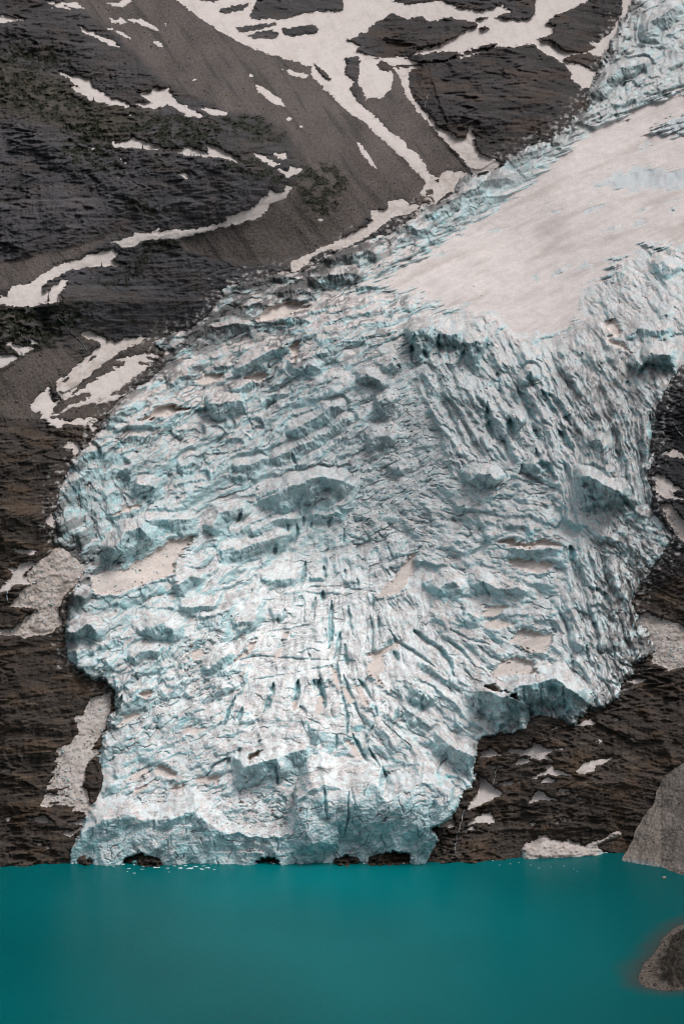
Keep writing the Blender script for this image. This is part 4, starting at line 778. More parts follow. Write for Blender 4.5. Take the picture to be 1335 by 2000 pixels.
# traced crevasses: line, half width px, depth m
CREV = [(TA((1205,195),(1160,290),(1125,405)),6,14),(TA((1250,265),(1230,330),(1215,375)),9,12),(TA((465,190),(440,250),(415,340)),9,14),(TA((1160,600),(1060,650),(1010,725)),7,12),(TA((1235,540),(1210,610)),6,8),(TA((1165,600),(1130,690)),6,8),
 (TB((280,110),(270,180),(240,260),(215,310)),11,14),(TB((440,90),(435,180),(410,280)),11,16),(TB((585,80),(575,140),(600,200),(610,290)),16,18),(TB((540,90),(560,170)),10,12),(TB((690,450),(690,560)),6,8),(TB((770,810),(765,900),(770,980),(740,1110)),5,9),(TB((610,800),(615,900),(630,1000)),7,10),
 (TB((735,60),(760,140),(800,250),(840,320)),10,13),(TB((830,90),(880,150),(930,250),(960,330)),10,12),(TB((700,20),(720,180),(745,260),(760,340),(760,460)),7,12),(TB((790,440),(830,520),(880,620),(1000,690)),9,12),(TB((900,540),(960,640),(1010,720),(1005,860)),7,14),(TB((1260,180),(1240,250),(1255,300)),5,8),
 (TB((1090,260),(1080,340),(1040,430)),8,10),(TB((450,260),(500,330)),10,10),(TB((200,480),(150,560)),5,6),(TB((300,640),(305,780)),6,10),(TB((930,390),(880,480)),8,9),
 (TD((490,490),(480,580),(460,660)),9,14),(TD((610,515),(615,620)),6,11),(TD((745,540),(745,610)),5,8),(TD((825,595),(830,655)),6,8),(TD((600,680),(600,760)),10,13),(TD((660,745),(655,860),(655,1000),(640,1060)),10,16),(TD((555,720),(540,810),(545,870)),7,11),
 (TD((770,780),(775,880),(795,970)),8,12),(TD((925,700),(930,800)),6,8),(TD((910,840),(925,930),(920,1080)),6,10),(TD((965,850),(965,1050)),5,8),(TD((715,950),(700,1080),(680,1170)),10,14),(TD((745,1020),(750,1110),(765,1190)),7,11),(TD((615,920),(625,1000)),5,8),
 (TD((680,1090),(690,1180),(705,1290)),10,14),(TD((1030,930),(1080,1010),(1140,1050),(1220,1100),(1335,1180)),8,12),(TD((1060,1075),(1090,1140)),12,12),(TD((1190,935),(1240,980),(1335,1050)),11,14),(TD((480,750),(475,900)),4,6),(TD((365,220),(380,300)),5,7),(TD((430,240),(435,310),(405,390)),8,10),
 (TD((475,190),(470,270)),7,9),(TD((295,360),(285,450)),8,10),(TD((70,170),(40,240)),9,12),(TD((660,190),(635,270)),8,9),(TD((740,270),(735,380)),5,7),(TD((530,230),(520,280)),6,7),(TD((355,800),(350,870)),9,9),(TD((305,860),(310,900)),7,8),
 (TD((740,660),(830,675),(950,690)),4,5),(TD((0,1150),(150,1110),(340,1120),(500,1130),(640,1130)),4,4.5),(TD((420,1215),(560,1190),(640,1180)),4,4.5),(TD((150,1260),(300,1240),(420,1215)),4,4),(TD((500,650),(600,660),(740,650)),5,5),(TD((470,1010),(600,1020)),5,4),(TD((680,1140),(820,1140)),4,4),
 (TD((240,950),(400,930),(520,900)),4,4),(TD((640,400),(600,450)),5,6),(TD((780,330),(860,350),(890,370)),5,5),(TD((1020,390),(1060,470)),5,6),(TD((1010,540),(1040,590)),5,6),(TE((480,390),(520,440),(460,520)),6,8),(TE((570,340),(545,420)),7,9),
 (TG((1200,160),(1190,210),(1180,360)),11,17),(TG((1250,270),(1290,350)),8,10),(TG((1060,330),(1100,400)),10,12),(TG((400,950),(430,1060)),8,10),(TG((480,400),(490,440)),5,6),
 (TH((350,490),(350,580),(380,690)),14,18),(TH((400,340),(410,400)),9,12),(TH((510,430),(540,500),(570,560),(610,600)),26,24),(TH((630,430),(680,490),(740,560),(790,620)),26,24),(TH((720,640),(760,700),(800,760)),24,22),(TH((470,580),(480,690)),22,18),(TH((590,640),(620,690)),18,14),
 (TH((600,740),(620,800),(660,830),(700,890)),20,18),(TH((390,150),(420,120),(480,95)),10,12),(TH((95,150),(100,270)),8,14),(TH((230,220),(200,320)),12,14),(TH((345,180),(350,260)),10,12),(TH((320,110),(400,75),(470,35)),5,6),(TH((490,90),(560,60),(630,40)),4,5),
 (TH((850,230),(820,300)),6,8),(TH((1040,980),(1090,1040),(1120,1070)),14,16),(TH((1200,560),(1210,700),(1190,800)),14,16),(TH((380,720),(440,800)),10,9),(TH((1080,380),(1090,420)),10,12),(TH((780,1240),(800,1335)),12,14),(TH((870,980),(920,1010)),8,8),
 (TC((20,490),(80,540),(160,590),(200,640),(230,720)),16,15),(TC((190,540),(260,580),(340,680)),8,10),(TC((840,40),(850,140)),14,14),(TC((970,260),(1010,310)),10,12),(TC((1010,280),(1050,380)),14,14),(TC((740,470),(760,500)),9,9),(TC((955,440),(970,480)),9,9),(TC((380,230),(415,300)),9,9),
 (TC((270,360),(280,410)),9,8),(TC((210,480),(300,530),(420,560)),6,7),(TC((350,560),(420,620),(500,650)),6,7),(TC((60,840),(70,910)),6,7),(TC((850,640),(850,720)),8,9),(TC((920,560),(930,640)),8,10),(TC((870,380),(950,420)),6,7),(TC((1060,560),(1070,640)),7,8),(TC((590,760),(600,860)),6,8),(TC((680,780),(690,900)),6,8),(TC((800,790),(810,900)),7,9),
 (A4((500,345),(580,335),(660,325)),5,6),(A4((600,395),(640,380),(780,330)),6,7),(A4((760,410),(840,385),(930,345)),6,7),(A4((380,400),(385,500)),7,12)]
# the front: a sheer wall from the crest down to the water
FRONT = np.array([(100,1700),(136,1665),(160,1628),(190,1602),(244,1590),(286,1597),(310,1600),(349,1589),(379,1581),(400,1600),(427,1617),(450,1628),(490,1634),(550,1634),(572,1622),(580,1560),
 (594,1552),(612,1541),(630,1532),(642,1538),(666,1540),(690,1535),(720,1530),(741,1532),(749,1560),(757,1563),(768,1555),(786,1541),(810,1532),(825,1523),(850,1530),(880,1562),(900,1602),(940,1690)], F32)
fx = x + 4 * n3 + 3 * n1
fyc = np.interp(fx, FRONT[:, 0], FRONT[:, 1]).astype(F32) + 7 * perlin(x / 30, y / 60, 230)
fyc_s = fyc
fyc = fyc + 2.2 * n4 + 1.0 * perlin(x / 4, y / 4, 229)
frun = np.interp(x, [100, 400, 450, 560, 600, 760, 930], [34, 46, 26, 26, 70, 46, 30]).astype(F32)
fst = np.interp(x, [100, 300, 430, 480, 560, 600, 760, 930], [.36, .42, .44, .50, .52, .64, .60, .52]).astype(F32)
hfr = np.clip(1690 - fyc_s, 0, 200) * fst
front = np.where(y > fyc, np.clip(1690 - y, -20, 200) * fst, hfr * np.clip(1 - (fyc_s - y) / frun, 0, 1) ** 1.3) * (y > 1380)
fwall = sstep(-3, 6, y - fyc + 3 * n4) * (y > 1380)
wb, wi, wg = blocks(x + 3 * n3, y + 3 * n4, 44, 52, 777, .5, .35, .5, .7)
wb2, wi2, wg2 = blocks(x, y, 15, 18, 787, .6, .5, .6, .8)
buttr = 22 * wb + 3.0 * wb2 + .5 * fbm(x / 5, y / 4, 3, 247) + 0 * perlin(x / 40 + .5 * n1, y / 90, 244) + 0
wl_ = x / 30 + .35 * n1 + .02 * n3
wln = np.abs(wl_ - np.round(wl_)) * 26
lines = np.maximum(lines, 1.0 * fwall * sstep(1.7, .4, wln) * sstep(.0, .4, fbm(wl_ * .9, y / 34, 2, 257)))
fa = np.arctan2(x - 650, y - 700) ; frad = np.hypot(x - 650, y - 700)
fp = fa * 26 + .45 * n1 + .05 * n3
fln = np.abs(fp - np.round(fp)) * frad / 26
fanw = np.exp(-(((x - 640) / 300) ** 2 + ((y - 1300) / 220) ** 2) * 1.3) * (1 - fwall)
fmask = sstep(.05, .4, fbm(fp * .9, frad / 55, 2, 259))
lines = np.maximum(lines, 1.3 * fanw * fmask * sstep(2.2, .4, fln))
furrow = 2.6 * fanw * (perlin(fa * 30 + .4 * n1, frad / 90, 260) + .5 * perlin(fa * 64, frad / 50, 262))
for pts, w, run, k in STEPS:
    s = 1 / 3.3375 if pts not in () else 1
    w = w * .3; run = run * .3
    P = np.array(pts); pad = max(w, run * 2) + 6
    m = (wx > P[:, 0].min() - pad) & (wx < P[:, 0].max() + pad) & (wy > P[:, 1].min() - pad) & (wy < P[:, 1].max() + pad)
    d, sg, t = pline(x[m] + .9 * (wx - x)[m] + 1.0 * jx[m], y[m] + .9 * (wy - y)[m] + 1.0 * jy[m], pts)
    wv = w * (.75 + .5 * (n1[m] + .5).clip(0, 1))
    p = np.where(sg > 0, 1 - d / wv, 1 - d / (run * 1.5)).clip(0, 1) * (sstep(0, .22, t) * sstep(1, .78, t)) ** .6
    if pts[0][1] > 1380 and pts[0][0] < 950:
        p = p * .85
    relief[m] = np.maximum(relief[m], .78 * w * k * p)
    ends = sstep(0, .12, t) * sstep(1, .88, t)
    fm = np.where(sg > 0, sstep(1.02, .9, d / wv) * sstep(0, .8, d) * ends, 0)
    L = np.hypot(*(P[1:] - P[:-1]).T).sum()
    fl = perlin(t * L / 5.5 + .15 * n3[m], d / 22 + 3 * n1[m], 227) + .6 * perlin(t * L / 2.6, d / 14, 228)
    flute[m] = np.where(fm > face[m], fl * fm, flute[m])
    face[m] = np.maximum(face[m], fm)
trench = np.zeros(x.shape, F32)
for pts, w, dep in CREV:
    w = w * .36 + 1.1
    P = np.array(pts); pad = w + 8
    m = (x > P[:, 0].min() - pad) & (x < P[:, 0].max() + pad) & (y > P[:, 1].min() - pad) & (y < P[:, 1].max() + pad)
    d, sg, t = pline(x[m] + 1.2 * n3[m] + 1.3 * jx[m], y[m] + 1.2 * n4[m] + 1.3 * jy[m], pts)
    wv = w * (sstep(-.02, .25, t) * sstep(1.02, .75, t) + .15)
    trench[m] = np.maximum(trench[m], .72 * dep * (1 - d / wv).clip(0, 1) ** .8)

# fine breakage
cr1 = ridged((wx + .3 * wy) / 40, (wy - .3 * wx) / 20, 3, 231)
fine = .25 * ridged(wx / 16, wy / 11, 3, 233) + .25 * fbm(x / 5, y / 4, 2, 235)
tongue = np.exp(-(((x - 620) / 150) ** 2 + ((y - 1230) / 190) ** 2) * 1.2)
lam = np.sin((wy + .06 * x + 4 * n1) / 2.3) * .5 + np.sin((wy - .02 * x + 6 * n2) / 5.1)    # annual layering
smooth_w = np.maximum(sstep(-3, 4, pk), sstep(-16, 5, firn))
ic = .40 + .60 * (1 - tongue)
rel_all = (ice_f * (1 - .72 * sstep(1.5, 8, relief)) * (1 - .7 * fwall) + .24 * (1 - .7 * tongue) * (fol - .6) + .22 * (fob - .6) + ice_d * .95 * (1 - .78 * sstep(1, 9, relief)) * (1 - .8 * fwall) + fine * (.35 + .75 * small)) * ic + 1.15 * relief * (1 - fwall) + front + fwall * buttr + furrow + np.minimum(1.6, .25 + relief * .12) * flute + .35 * lam * tongue + 4 * n1 * (1 - fwall)
rate = np.clip((BASE(x, y - 6) - BASE(x, y + 6)) / 12 / .68, .85, 1.9)
rel_all = rel_all * rate
rough = rel_all * (1 - smooth_w * .96)
thick = -3.0 + np.interp(y, [1000, 1150, 1440, 1640], [6., 10., 14., 8.]).astype(F32) * (1 - np.exp(-np.maximum(sdk + 3, -1) / np.interp(y, [1000, 1150, 1440, 1600, 1640], [20., 9., 5., 3., 1.2]).astype(F32)))
firn_roll = smooth_w * (2 * fbm(x / 140, y / 90, 2, 241) + .12 * np.sin((y + .35 * x) / 9 + 4 * n1))
edge = sstep(-2, np.interp(y, [1560, 1620], [9., 3.]).astype(F32), sdk)
pt = np.zeros(x.shape, F32)
for (lab, poly), s in zip(POCKETS, pock):
    yc = np.mean([p[1] for p in poly])
    pt = np.where(s > -9, np.clip(y - yc, -22, 22) * .25 * sstep(-9, 2, s), pt)
D_ice = np.zeros(X.shape, F32)
trench = np.maximum(trench, 2.6 * lines * (1 - smooth_w))
trench = np.maximum(trench, 3.2 * seam * (1 - .9 * fwall) * (1 - smooth_w) * (1 - .6 * tongue))
D_ice[GK] = BASE(x, y) - thick - edge * (rough + firn_roll + pt) + trench * (1 - .6 * smooth_w)
D_ice[~GK] = BASE(X[~GK], Y[~GK]) + 4

def unpack(a, fill=0.0):
    r = np.full(X.shape, fill, F32); r[GK] = a; return r

Dsm = D_ice.copy()
Dsm[1:-1, 1:-1] = sum(D_ice[1 + a:D_ice.shape[0] - 1 + a, 1 + b:D_ice.shape[1] - 1 + b] for a in (-1, 0, 1) for b in (-1, 0, 1)) / 9
Nw = world_normal(X, Y, .5 * Dsm + .5 * D_ice)
nz = Nw[..., 2][GK]
nz_s = nz
# colours: weathered white crust on the tops, clean blue ice on broken faces and in the crevasses, grit along the margins
nA = fbm(x / 60, y / 60, 4, 251); nB = fbm(x / 20, y / 14, 4, 252); nC = fbm(x / 5, y / 4, 3, 253)
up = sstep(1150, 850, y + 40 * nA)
c = np.zeros((len(x), 3), F32) + np.array((0.62, 0.67, 0.685), F32)
c = mixc(c, (0.46, 0.49, 0.50), .8 * up)  # older grey ice, with cloud shade over the upper part painted in
tong_c = np.exp(-(((x - 570) / 270) ** 2 + ((y - 1300) / 270) ** 2) * 1.2)
c = mixc(c, (0.80, 0.825, 0.83), (1.25 * tong_c).clip(0, 1))
ulz = sstep(260, 60, np.abs(y - 640 + .42 * (x - 420))) * sstep(900, 700, x)
c = mixc(c, (0.66, 0.59, 0.565), (.68 + .3 * ulz) * sstep(-.35, .45, nB + .3 * nA + .5 * ulz) * sstep(.55, .88, nz) * (1 - .8 * tongue))
upper = sstep(1050, 500, y)
fresh = np.clip(sstep(.70, .48, nz + .14 * nB) + .9 * face * sstep(.9, .65, nz) + .5 * fwall * sstep(.9, .6, nz), 0, 1) * (1 - fwall * .42 * sstep(.15, .6, fbm(x / 34 + n1, y / 20, 4, 256)))
c = mixc(c, (0.42, 0.62, 0.65), .9 * fresh * (1 - .45 * sstep(480, 330, y)))
c = mixc(c, (0.14, 0.44, 0.48), .9 * np.clip((trench - 3.4) / 5, 0, 1) * sstep(.75, .3, nz))
fresh = fresh * (1 - .45 * sstep(480, 330, y))
turq = sstep(.30, .62, fbm(x / 34, y / 26, 3, 255)) * fresh
c = mixc(c, (0.24, 0.56, 0.60), .5 * turq)
c *= (1 + .10 * nC + .16 * (cidm - .5))[:, None]
c = mixc(c, (0.24, 0.225, 0.235), .5 * sstep(.75, 1.2, fol) * sstep(-.5, .4, nA) * (1 - smooth_w))
c = mixc(c, (0.22, 0.24, 0.25), .35 * sstep(.8, 1.2, fob) * sstep(-.3, .4, nB) * (1 - smooth_w))
# grit: thin dirty cracks, dusty margins, runnels
def cells(u, v, seed):
    iu, iv = np.floor(u).astype(np.int32), np.floor(v).astype(np.int32)
    f1 = np.full(u.shape, 9., F32); f2 = f1.copy()
    for da in (-1, 0, 1):
        for db in (-1, 0, 1):
            q = np.hypot(u - (iu + da + rnd(iu + da, iv + db, seed)), v - (iv + db + rnd(iu + da, iv + db, seed + 1))).astype(F32)
            f2 = np.minimum(f2, np.maximum(f1, q)); f1 = np.minimum(f1, q)
    return f2 - f1
crk = cells((wx + .3 * wy + 2 * n3) / 30, (wy - .3 * wx + 2 * n4) / 9, 261)
crk_m = np.clip(seam + .4 * lines + .5 * sstep(.07, .02, crk), 0, 1) * sstep(-.45, .3, nB)
c = mixc(c, (0.13, 0.13, 0.14), .8 * crk_m * (1 - smooth_w))
ly = np.abs(np.sin((wy + .06 * x + 4 * n1) / 4.6 + 1.5 * nA))
c = mixc(c, (0.33, 0.33, 0.34), .55 * sstep(.10, .02, ly) * sstep(-.2, .4, nB) * tongue.clip(0, 1))
margin = np.exp(-np.maximum(sdk, 0) / 22.0) * sstep(1560, 1380, y) 
ul = np.exp(-(((x - 480) / 330) ** 2 + ((y - 600 + .45 * (x - 480)) / 75) ** 2))       # gritty upper left flank
rr = np.exp(-(((x - 1230) / 75) ** 2 + ((y - 1180) / 220) ** 2)) + .8 * np.exp(-(((x - 1190) / 80) ** 2 + ((y - 780) / 120) ** 2))
tr = np.exp(-(((x - 1180 + .45 * (y - 100)) / 45) ** 2)) * sstep(330, 200, y)
grit = np.clip(.6 * np.exp(-(((x - 150) / 60) ** 2 + ((y - 1080) / 130) ** 2)) + .75 * margin + .75 * ul + .55 * rr + .7 * tr, 0, 1)
gu = x * .91 - y * .42; gv = x * .42 + y * .91
gn = np.where(x < 900, fbm(gu / 60, gv / 16, 5, 271), fbm((x + .3 * y) / 8, (y - .3 * x) / 20, 4, 273)) + .5 * fbm(x / 30, y / 30, 2, 272)
c = mixc(c, (0.27, 0.245, 0.235), .6 * grit * sstep(-.6, .3, gn))
gn2 = .6 * np.where(x < 900, ridged(gu / 90, gv / 22, 4, 275) - .9, gn) + .7 * fbm(x / 36, y / 24, 4, 274) - .045 * ice_d
c = mixc(c, (0.06, 0.056, 0.056), .95 * np.clip(grit * 1.15, 0, 1) * sstep(-.05, .35, gn2 + .45 * grit - .35 * (nz - .62) + .12))
soot = sstep(.75, 1.15, ridged(gu / 42 + n1, gv / 11 + n2, 4, 276)) * sstep(-.25, .35, fbm(x / 50, y / 40, 3, 277))
c = mixc(c, (0.085, 0.082, 0.084), np.clip(.8 * ulz + .35 * up, 0, .8) * soot * (1 - smooth_w) * sstep(1000, 850, x + .0 * y))
mid_d = np.exp(-(((x - 770) / 120) ** 2 + ((y - 1040) / 70) ** 2)) + .6 * np.exp(-(((x - 760) / 90) ** 2 + ((y - 860) / 110) ** 2))
c = mixc(c, (0.26, 0.235, 0.235), .5 * mid_d * sstep(-.1, .6, gn))
run = sstep(.45, .8, ridged((x - .25 * y) / 16, y / 130, 2, 281)) * rr.clip(0, 1)
c = mixc(c, (0.10, 0.085, 0.075), .7 * run * sstep(-.2, .5, gn))
c = mixc(c, (0.56, 0.51, 0.495), .75 * sstep(-34, 2, firn) * sstep(-.5, .4, nB + .5 * fbm(fu / 50, fv / 6, 3, 219)) * sstep(.5, .85, nz))
c = mixc(c, (0.38, 0.42, 0.44), .38 * np.exp(-((x - 780) / 340) ** 2 - ((y - 860) / 170) ** 2) * (1 - smooth_w))
c = mixc(c, (0.34, 0.355, 0.355), .5 * sstep(430, 250, y) * (1 - smooth_w) * sstep(-.6, .4, nB))
c = mixc(c, (0.30, 0.305, 0.305), .40 * rr.clip(0, 1) * sstep(-.5, .5, nB))
holes_m = sstep(-6, 6, psdf(x, y, FIRN, 60.)) * (1 - smooth_w)
c = mixc(c, (0.40, 0.44, 0.47), .7 * holes_m)
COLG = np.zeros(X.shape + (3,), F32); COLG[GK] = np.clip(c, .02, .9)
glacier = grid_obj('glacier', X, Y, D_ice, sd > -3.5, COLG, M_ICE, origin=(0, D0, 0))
set_props(glacier, 'wide blue white glacier, cracked into steps and crevasses, falling to the turquoise lake', 'glacier')

def ice_sheet(name, s, label, cat, group, tint, th, fade):
    s2 = unpack(s, -12.0)
    ii, jj = np.where(s2 > -3)
    sl = (slice(max(ii.min() - 1, 0), ii.max() + 2), slice(max(jj.min() - 1, 0), jj.max() + 2))
    xx, yy, ss = X[sl], Y[sl], s2[sl]
    h = np.where(ss > 0, .4 + th * (1 - np.exp(-ss / fade)), .4 + .6 * ss)
    h = h + .10 * fbm(xx / 9, yy / 7, 3, 291) * sstep(0, 4, ss)
    cc = np.zeros(xx.shape + (3,), F32) + np.array(tint, F32)
    su_ = xx * .9 - yy * .42; sv_ = xx * .42 + yy * .9
    cc *= (1 + .07 * fbm(xx / 50, yy / 30, 3, 293) + .07 * fbm(xx / 3, yy / 2.5, 2, 294) + .05 * fbm(su_ / 70, sv_ / 6, 3, 295) + .07 * fbm(xx / 16, yy / 10, 3, 297))[..., None]
    cc = mixc(cc, (0.34, 0.29, 0.27), .45 * sstep(.0, .9, fbm(su_ / 120, sv_ / 22, 4, 296)))
    o = grid_obj(name, xx, yy, D_ice[sl] - h, ss > -2.2, cc, M_SNOW)
    return set_props(o, label, cat, group)

ice_sheet('snowfield', firn, 'large smooth pinkish white snowfield on the upper right of the glacier', 'snowfield', None, (0.535, 0.485, 0.47), .5, 10.0)
for (lab, poly), s in zip(POCKETS, pock):
    ice_sheet('snow_patch', s, lab, 'snow patch', 'old snow patches in hollows of the glacier', (0.60, 0.53, 0.495), .4, 5.0)

def ice_at(px, py):
    i = int(round((py + 145) / GS)); j = int(round((px - 90) / GS))
    i = min(max(i, 0), D_ice.shape[0] - 1); j = min(max(j, 0), D_ice.shape[1] - 1)
    return world_pos(np.array(hx[j]), np.array(hy[i]), np.array(D_ice[i, j]))

# ------------------------------------------------------------------ moraine bank at the right shore
MS = 1.5
mx = np.arange(1195, 1560, MS, dtype=F32); my = np.arange(1380, 1800, MS, dtype=F32)
X, Y = np.meshgrid(mx, my)
MOR = [(1208,1760),(1212,1690),(1222,1668),(1236,1645),(1243,1622),(1262,1592),(1280,1568),(1284,1545),(1296,1522),(1316,1504),(1335,1494),(1420,1440),(1580,1400),(1580,1820),(1208,1820)]
ms = psdf(X, Y, MOR, 60.0) + 1.5 * fbm(X / 12, Y / 12, 3, 301)
yshore = 1688 + 8 * sstep(1215, 1300, X) + .36 * np.maximum(X - 1290, 0)
dsh = HC / np.tan(-PITCH + np.arctan((yshore - 1000) / FPX))
Dm = dsh + (yshore - Y) * .62 - 10 * (1 - np.exp(-np.maximum(ms, 0) / 14)) + 14
Dm -= 2.0 * fbm(X / 40, Y / 40, 3, 303) + 1.3 * ridged((X + Y * .5) / 16, (Y - X * .5) / 90, 2, 304) + .7 * fbm(X / 5, Y / 5, 3, 305)
lip = sstep(14, 4, yshore - Y) * sstep(-6, 2, yshore - Y)
cm = np.zeros(X.shape + (3,), F32) + np.array((0.185, 0.158, 0.140), F32)
cm *= (1 + .28 * fbm(X / 4, Y / 4, 4, 311) + .2 * fbm(X / 40, Y / 40, 3, 312))[..., None]
cm = mixc(cm, (0.23, 0.195, 0.17), .7 * sstep(.05, .6, fbm((X + Y * .6) / 14, (Y - X * .6) / 60, 3, 313)) * sstep(70, 10, yshore - Y))
cm = mixc(cm, (0.22, 0.28, 0.29), .6 * lip * sstep(1310, 1250, X))
mor = grid_obj('moraine', X, Y, Dm, ms > -1, np.clip(cm, .02, 1), M_GRAVEL)
set_props(mor, 'grey gravel moraine bank at the right shore of the lake', 'moraine', kind='structure')

def lake_pt(px, py):
    u = (px - 667.5) / FPX; v = (1000. - py) / FPX
    yf = CP - SP * v; zf = SP + CP * v
    D = -HC * yf / zf
    return np.array((u / yf * D, D, 0.0))

# ------------------------------------------------------------------ gravel spit at the lower right
SPITPX = TS((1500,600),(1335,690),(1300,700),(1270,722),(1240,745),(1200,780),(1180,830),(1140,885),(1090,930),(1062,975),(1045,1035),(1062,1080),(1120,1104),(1200,1118),(1335,1113),(1500,1112),(1700,1100),(1700,600))
SPIT = [tuple(lake_pt(*p)[:2]) for p in SPITPX]
sx = np.arange(200, 330, .5, dtype=F32); sy = np.arange(1680, 1960, .7, dtype=F32)
X, Y = np.meshgrid(sx, sy)
ss = psdf(X, Y, SPIT, 60.0) + 1.0 * fbm(X / 7, Y / 9, 3, 321)
hz = np.where(ss > 0, .15 + .05 * ss, .15 + .25 * ss)
bl = psdf(X, Y, [tuple(lake_pt(*p)[:2]) for p in TS((1335,780),(1290,870),(1240,960),(1250,1060),(1335,1085),(1600,1080),(1600,780))], 60.0)
hz = hz + 13 * sstep(-14, 12, bl + 5 * fbm(X / 10, Y / 12, 4, 322)) + 2.0 * sstep(-10, 4, bl) * fbm(X / 6, Y / 8, 4, 325) + sstep(-2, 4, ss) * (.5 * fbm(X / 3, Y / 4, 3, 323) + .9 * sstep(0, 10, bl) * ridged(X / 9, Y / 11, 3, 324))
hz = np.maximum(hz, -1.5)
cs = np.zeros(X.shape + (3,), F32) + np.array((0.085, 0.070, 0.060), F32)
cs *= (1 + .35 * fbm(X / 2, Y / 3, 3, 331))[..., None]
cs = mixc(cs, (0.15, 0.12, 0.085), .7 * sstep(.2, .7, fbm(X / 3, Y / 5, 3, 332)))
cs = mixc(cs, (0.03, 0.026, 0.021), .9 * sstep(-16, -6, bl + 8 * fbm(X / 8, Y / 10, 3, 333)))
cs = mixc(cs, (0.022, 0.026, 0.014), .7 * sstep(.2, .6, fbm(X / 6, Y / 8, 3, 334)) * sstep(-2, 8, bl))
used, q = grid_faces(*X.shape, ss > -5)
V = np.stack([X, Y, hz], -1).reshape(-1, 3)[used]
q = q[:, ::-1] if False else q
o0 = np.array((260., 1800., 0.))
spit = mesh_obj('shore', V - o0, q[:, ::-1], M_GRAVEL, np.clip(cs, .01, 1).reshape(-1, 3)[used])
spit.location = o0
set_props(spit, 'brown gravel spit with dark scrub reaching into the lake at lower right', 'shore', kind='structure')

# ------------------------------------------------------------------ the lake: opaque with rock flour
def lake_material():
    m = bpy.data.materials.new('glacial_water'); m.use_nodes = True
    n, l = m.node_tree.nodes, m.node_tree.links
    b = n['Principled BSDF']
    b.inputs['Roughness'].default_value = 0.22
    b.inputs['Specular IOR Level'].default_value = 0.5
    b.inputs['IOR'].default_value = 1.07
    at = n.new('ShaderNodeAttribute'); at.attribute_name = 'Col'
    l.new(at.outputs['Color'], b.inputs['Base Color'])
    tc = n.new('ShaderNodeTexCoord')
    mp = n.new('ShaderNodeMapping'); mp.inputs['Scale'].default_value = (0.16, 0.42, 1)
    l.new(tc.outputs['Object'], mp.inputs['Vector'])
    no = n.new('ShaderNodeTexNoise'); no.inputs['Scale'].default_value = 1.0; no.inputs['Detail'].default_value = 5
    l.new(mp.outputs[0], no.inputs['Vector'])
    bp = n.new('ShaderNodeBump'); bp.inputs['Strength'].default_value = 1; bp.inputs['Distance'].default_value = 0.35
    l.new(no.outputs['Fac'], bp.inputs['Height']); l.new(bp.outputs[0], b.inputs['Normal'])
    return m
lx = np.concatenate([[-3000], np.arange(-420, 420, 4), [3000]]).astype(F32)
ly = np.concatenate([[-400, 800], np.arange(1500, 2320, 4), [2700]]).astype(F32)
X, Y = np.meshgrid(lx, ly)
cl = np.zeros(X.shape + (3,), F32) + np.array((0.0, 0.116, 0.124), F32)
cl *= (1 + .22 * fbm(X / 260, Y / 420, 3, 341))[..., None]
cl *= (.62 + .50 * np.exp(-((X + 20) / 230) ** 2 - ((Y - 2080) / 330) ** 2))[..., None]  # vignette painted into the water: lighter middle, darker sides and near end
cl = mixc(cl, (0.0, 0.055, 0.060), .55 * sstep(60, 330, X - .1 * (Y - 1900)))  # right side painted darker, standing in for mirrored dark rock
sh = psdf(X, Y, SPIT, 60.0)
cl = mixc(cl, (0.045, 0.038, 0.034), .70 * sstep(-24, 2, sh + 5 * fbm(X / 30, Y / 40, 2, 342)))
used, q = grid_faces(*X.shape, np.ones(X.shape, bool))
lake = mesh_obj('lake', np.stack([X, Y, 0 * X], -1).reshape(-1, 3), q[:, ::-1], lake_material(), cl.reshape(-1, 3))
set_props(lake, 'still turquoise meltwater lake below the glacier', 'lake', kind='structure')

# ------------------------------------------------------------------ small things
RNG = np.random.default_rng(11)
def scatter_mesh(name, P, size, colf, mat, flat=.7, nrm=None):
    """many small angular stones in one mesh; P (N,3), size (N)"""
    oct_v = np.array([(1,0,0),(0,1,0),(-1,0,0),(0,-1,0),(0,0,1),(0,0,-1),(.7,.7,.5),(-.6,.6,.6)], F32)[:6]
    oct_f = np.array([(0,1,4),(1,2,4),(2,3,4),(3,0,4),(1,0,5),(2,1,5),(3,2,5),(0,3,5)])
    n = len(P)
    a = RNG.random(n) * 6.283
    v = oct_v[None] * (size[:, None, None] * RNG.uniform(.55, 1.25, (n, 6, 1))) + RNG.normal(0, .12, (n, 6, 3)) * size[:, None, None]
    v[:, :, 2] *= flat
    x_, y_ = v[:, :, 0].copy(), v[:, :, 1].copy()
    v[:, :, 0] = x_ * np.cos(a)[:, None] - y_ * np.sin(a)[:, None]; v[:, :, 1] = x_ * np.sin(a)[:, None] + y_ * np.cos(a)[:, None]
    V = (v + P[:, None]).reshape(-1, 3)
    f = (oct_f[None] + 6 * np.arange(n)[:, None, None]).reshape(-1, 3)
    o0 = V.mean(0)
    o = mesh_obj(name, V - o0, f, mat, np.repeat(colf, 6, 0), smooth=False)
    o.location = o0
    return o

def pick(mask, gxx, gyy, Dg, n):
    ii, jj = np.where(mask)
    k = RNG.choice(len(ii), min(n, len(ii)), replace=False)
    return world_pos(gxx[jj[k]], gyy[ii[k]], Dg[ii[k], jj[k]]), ii[k], jj[k]

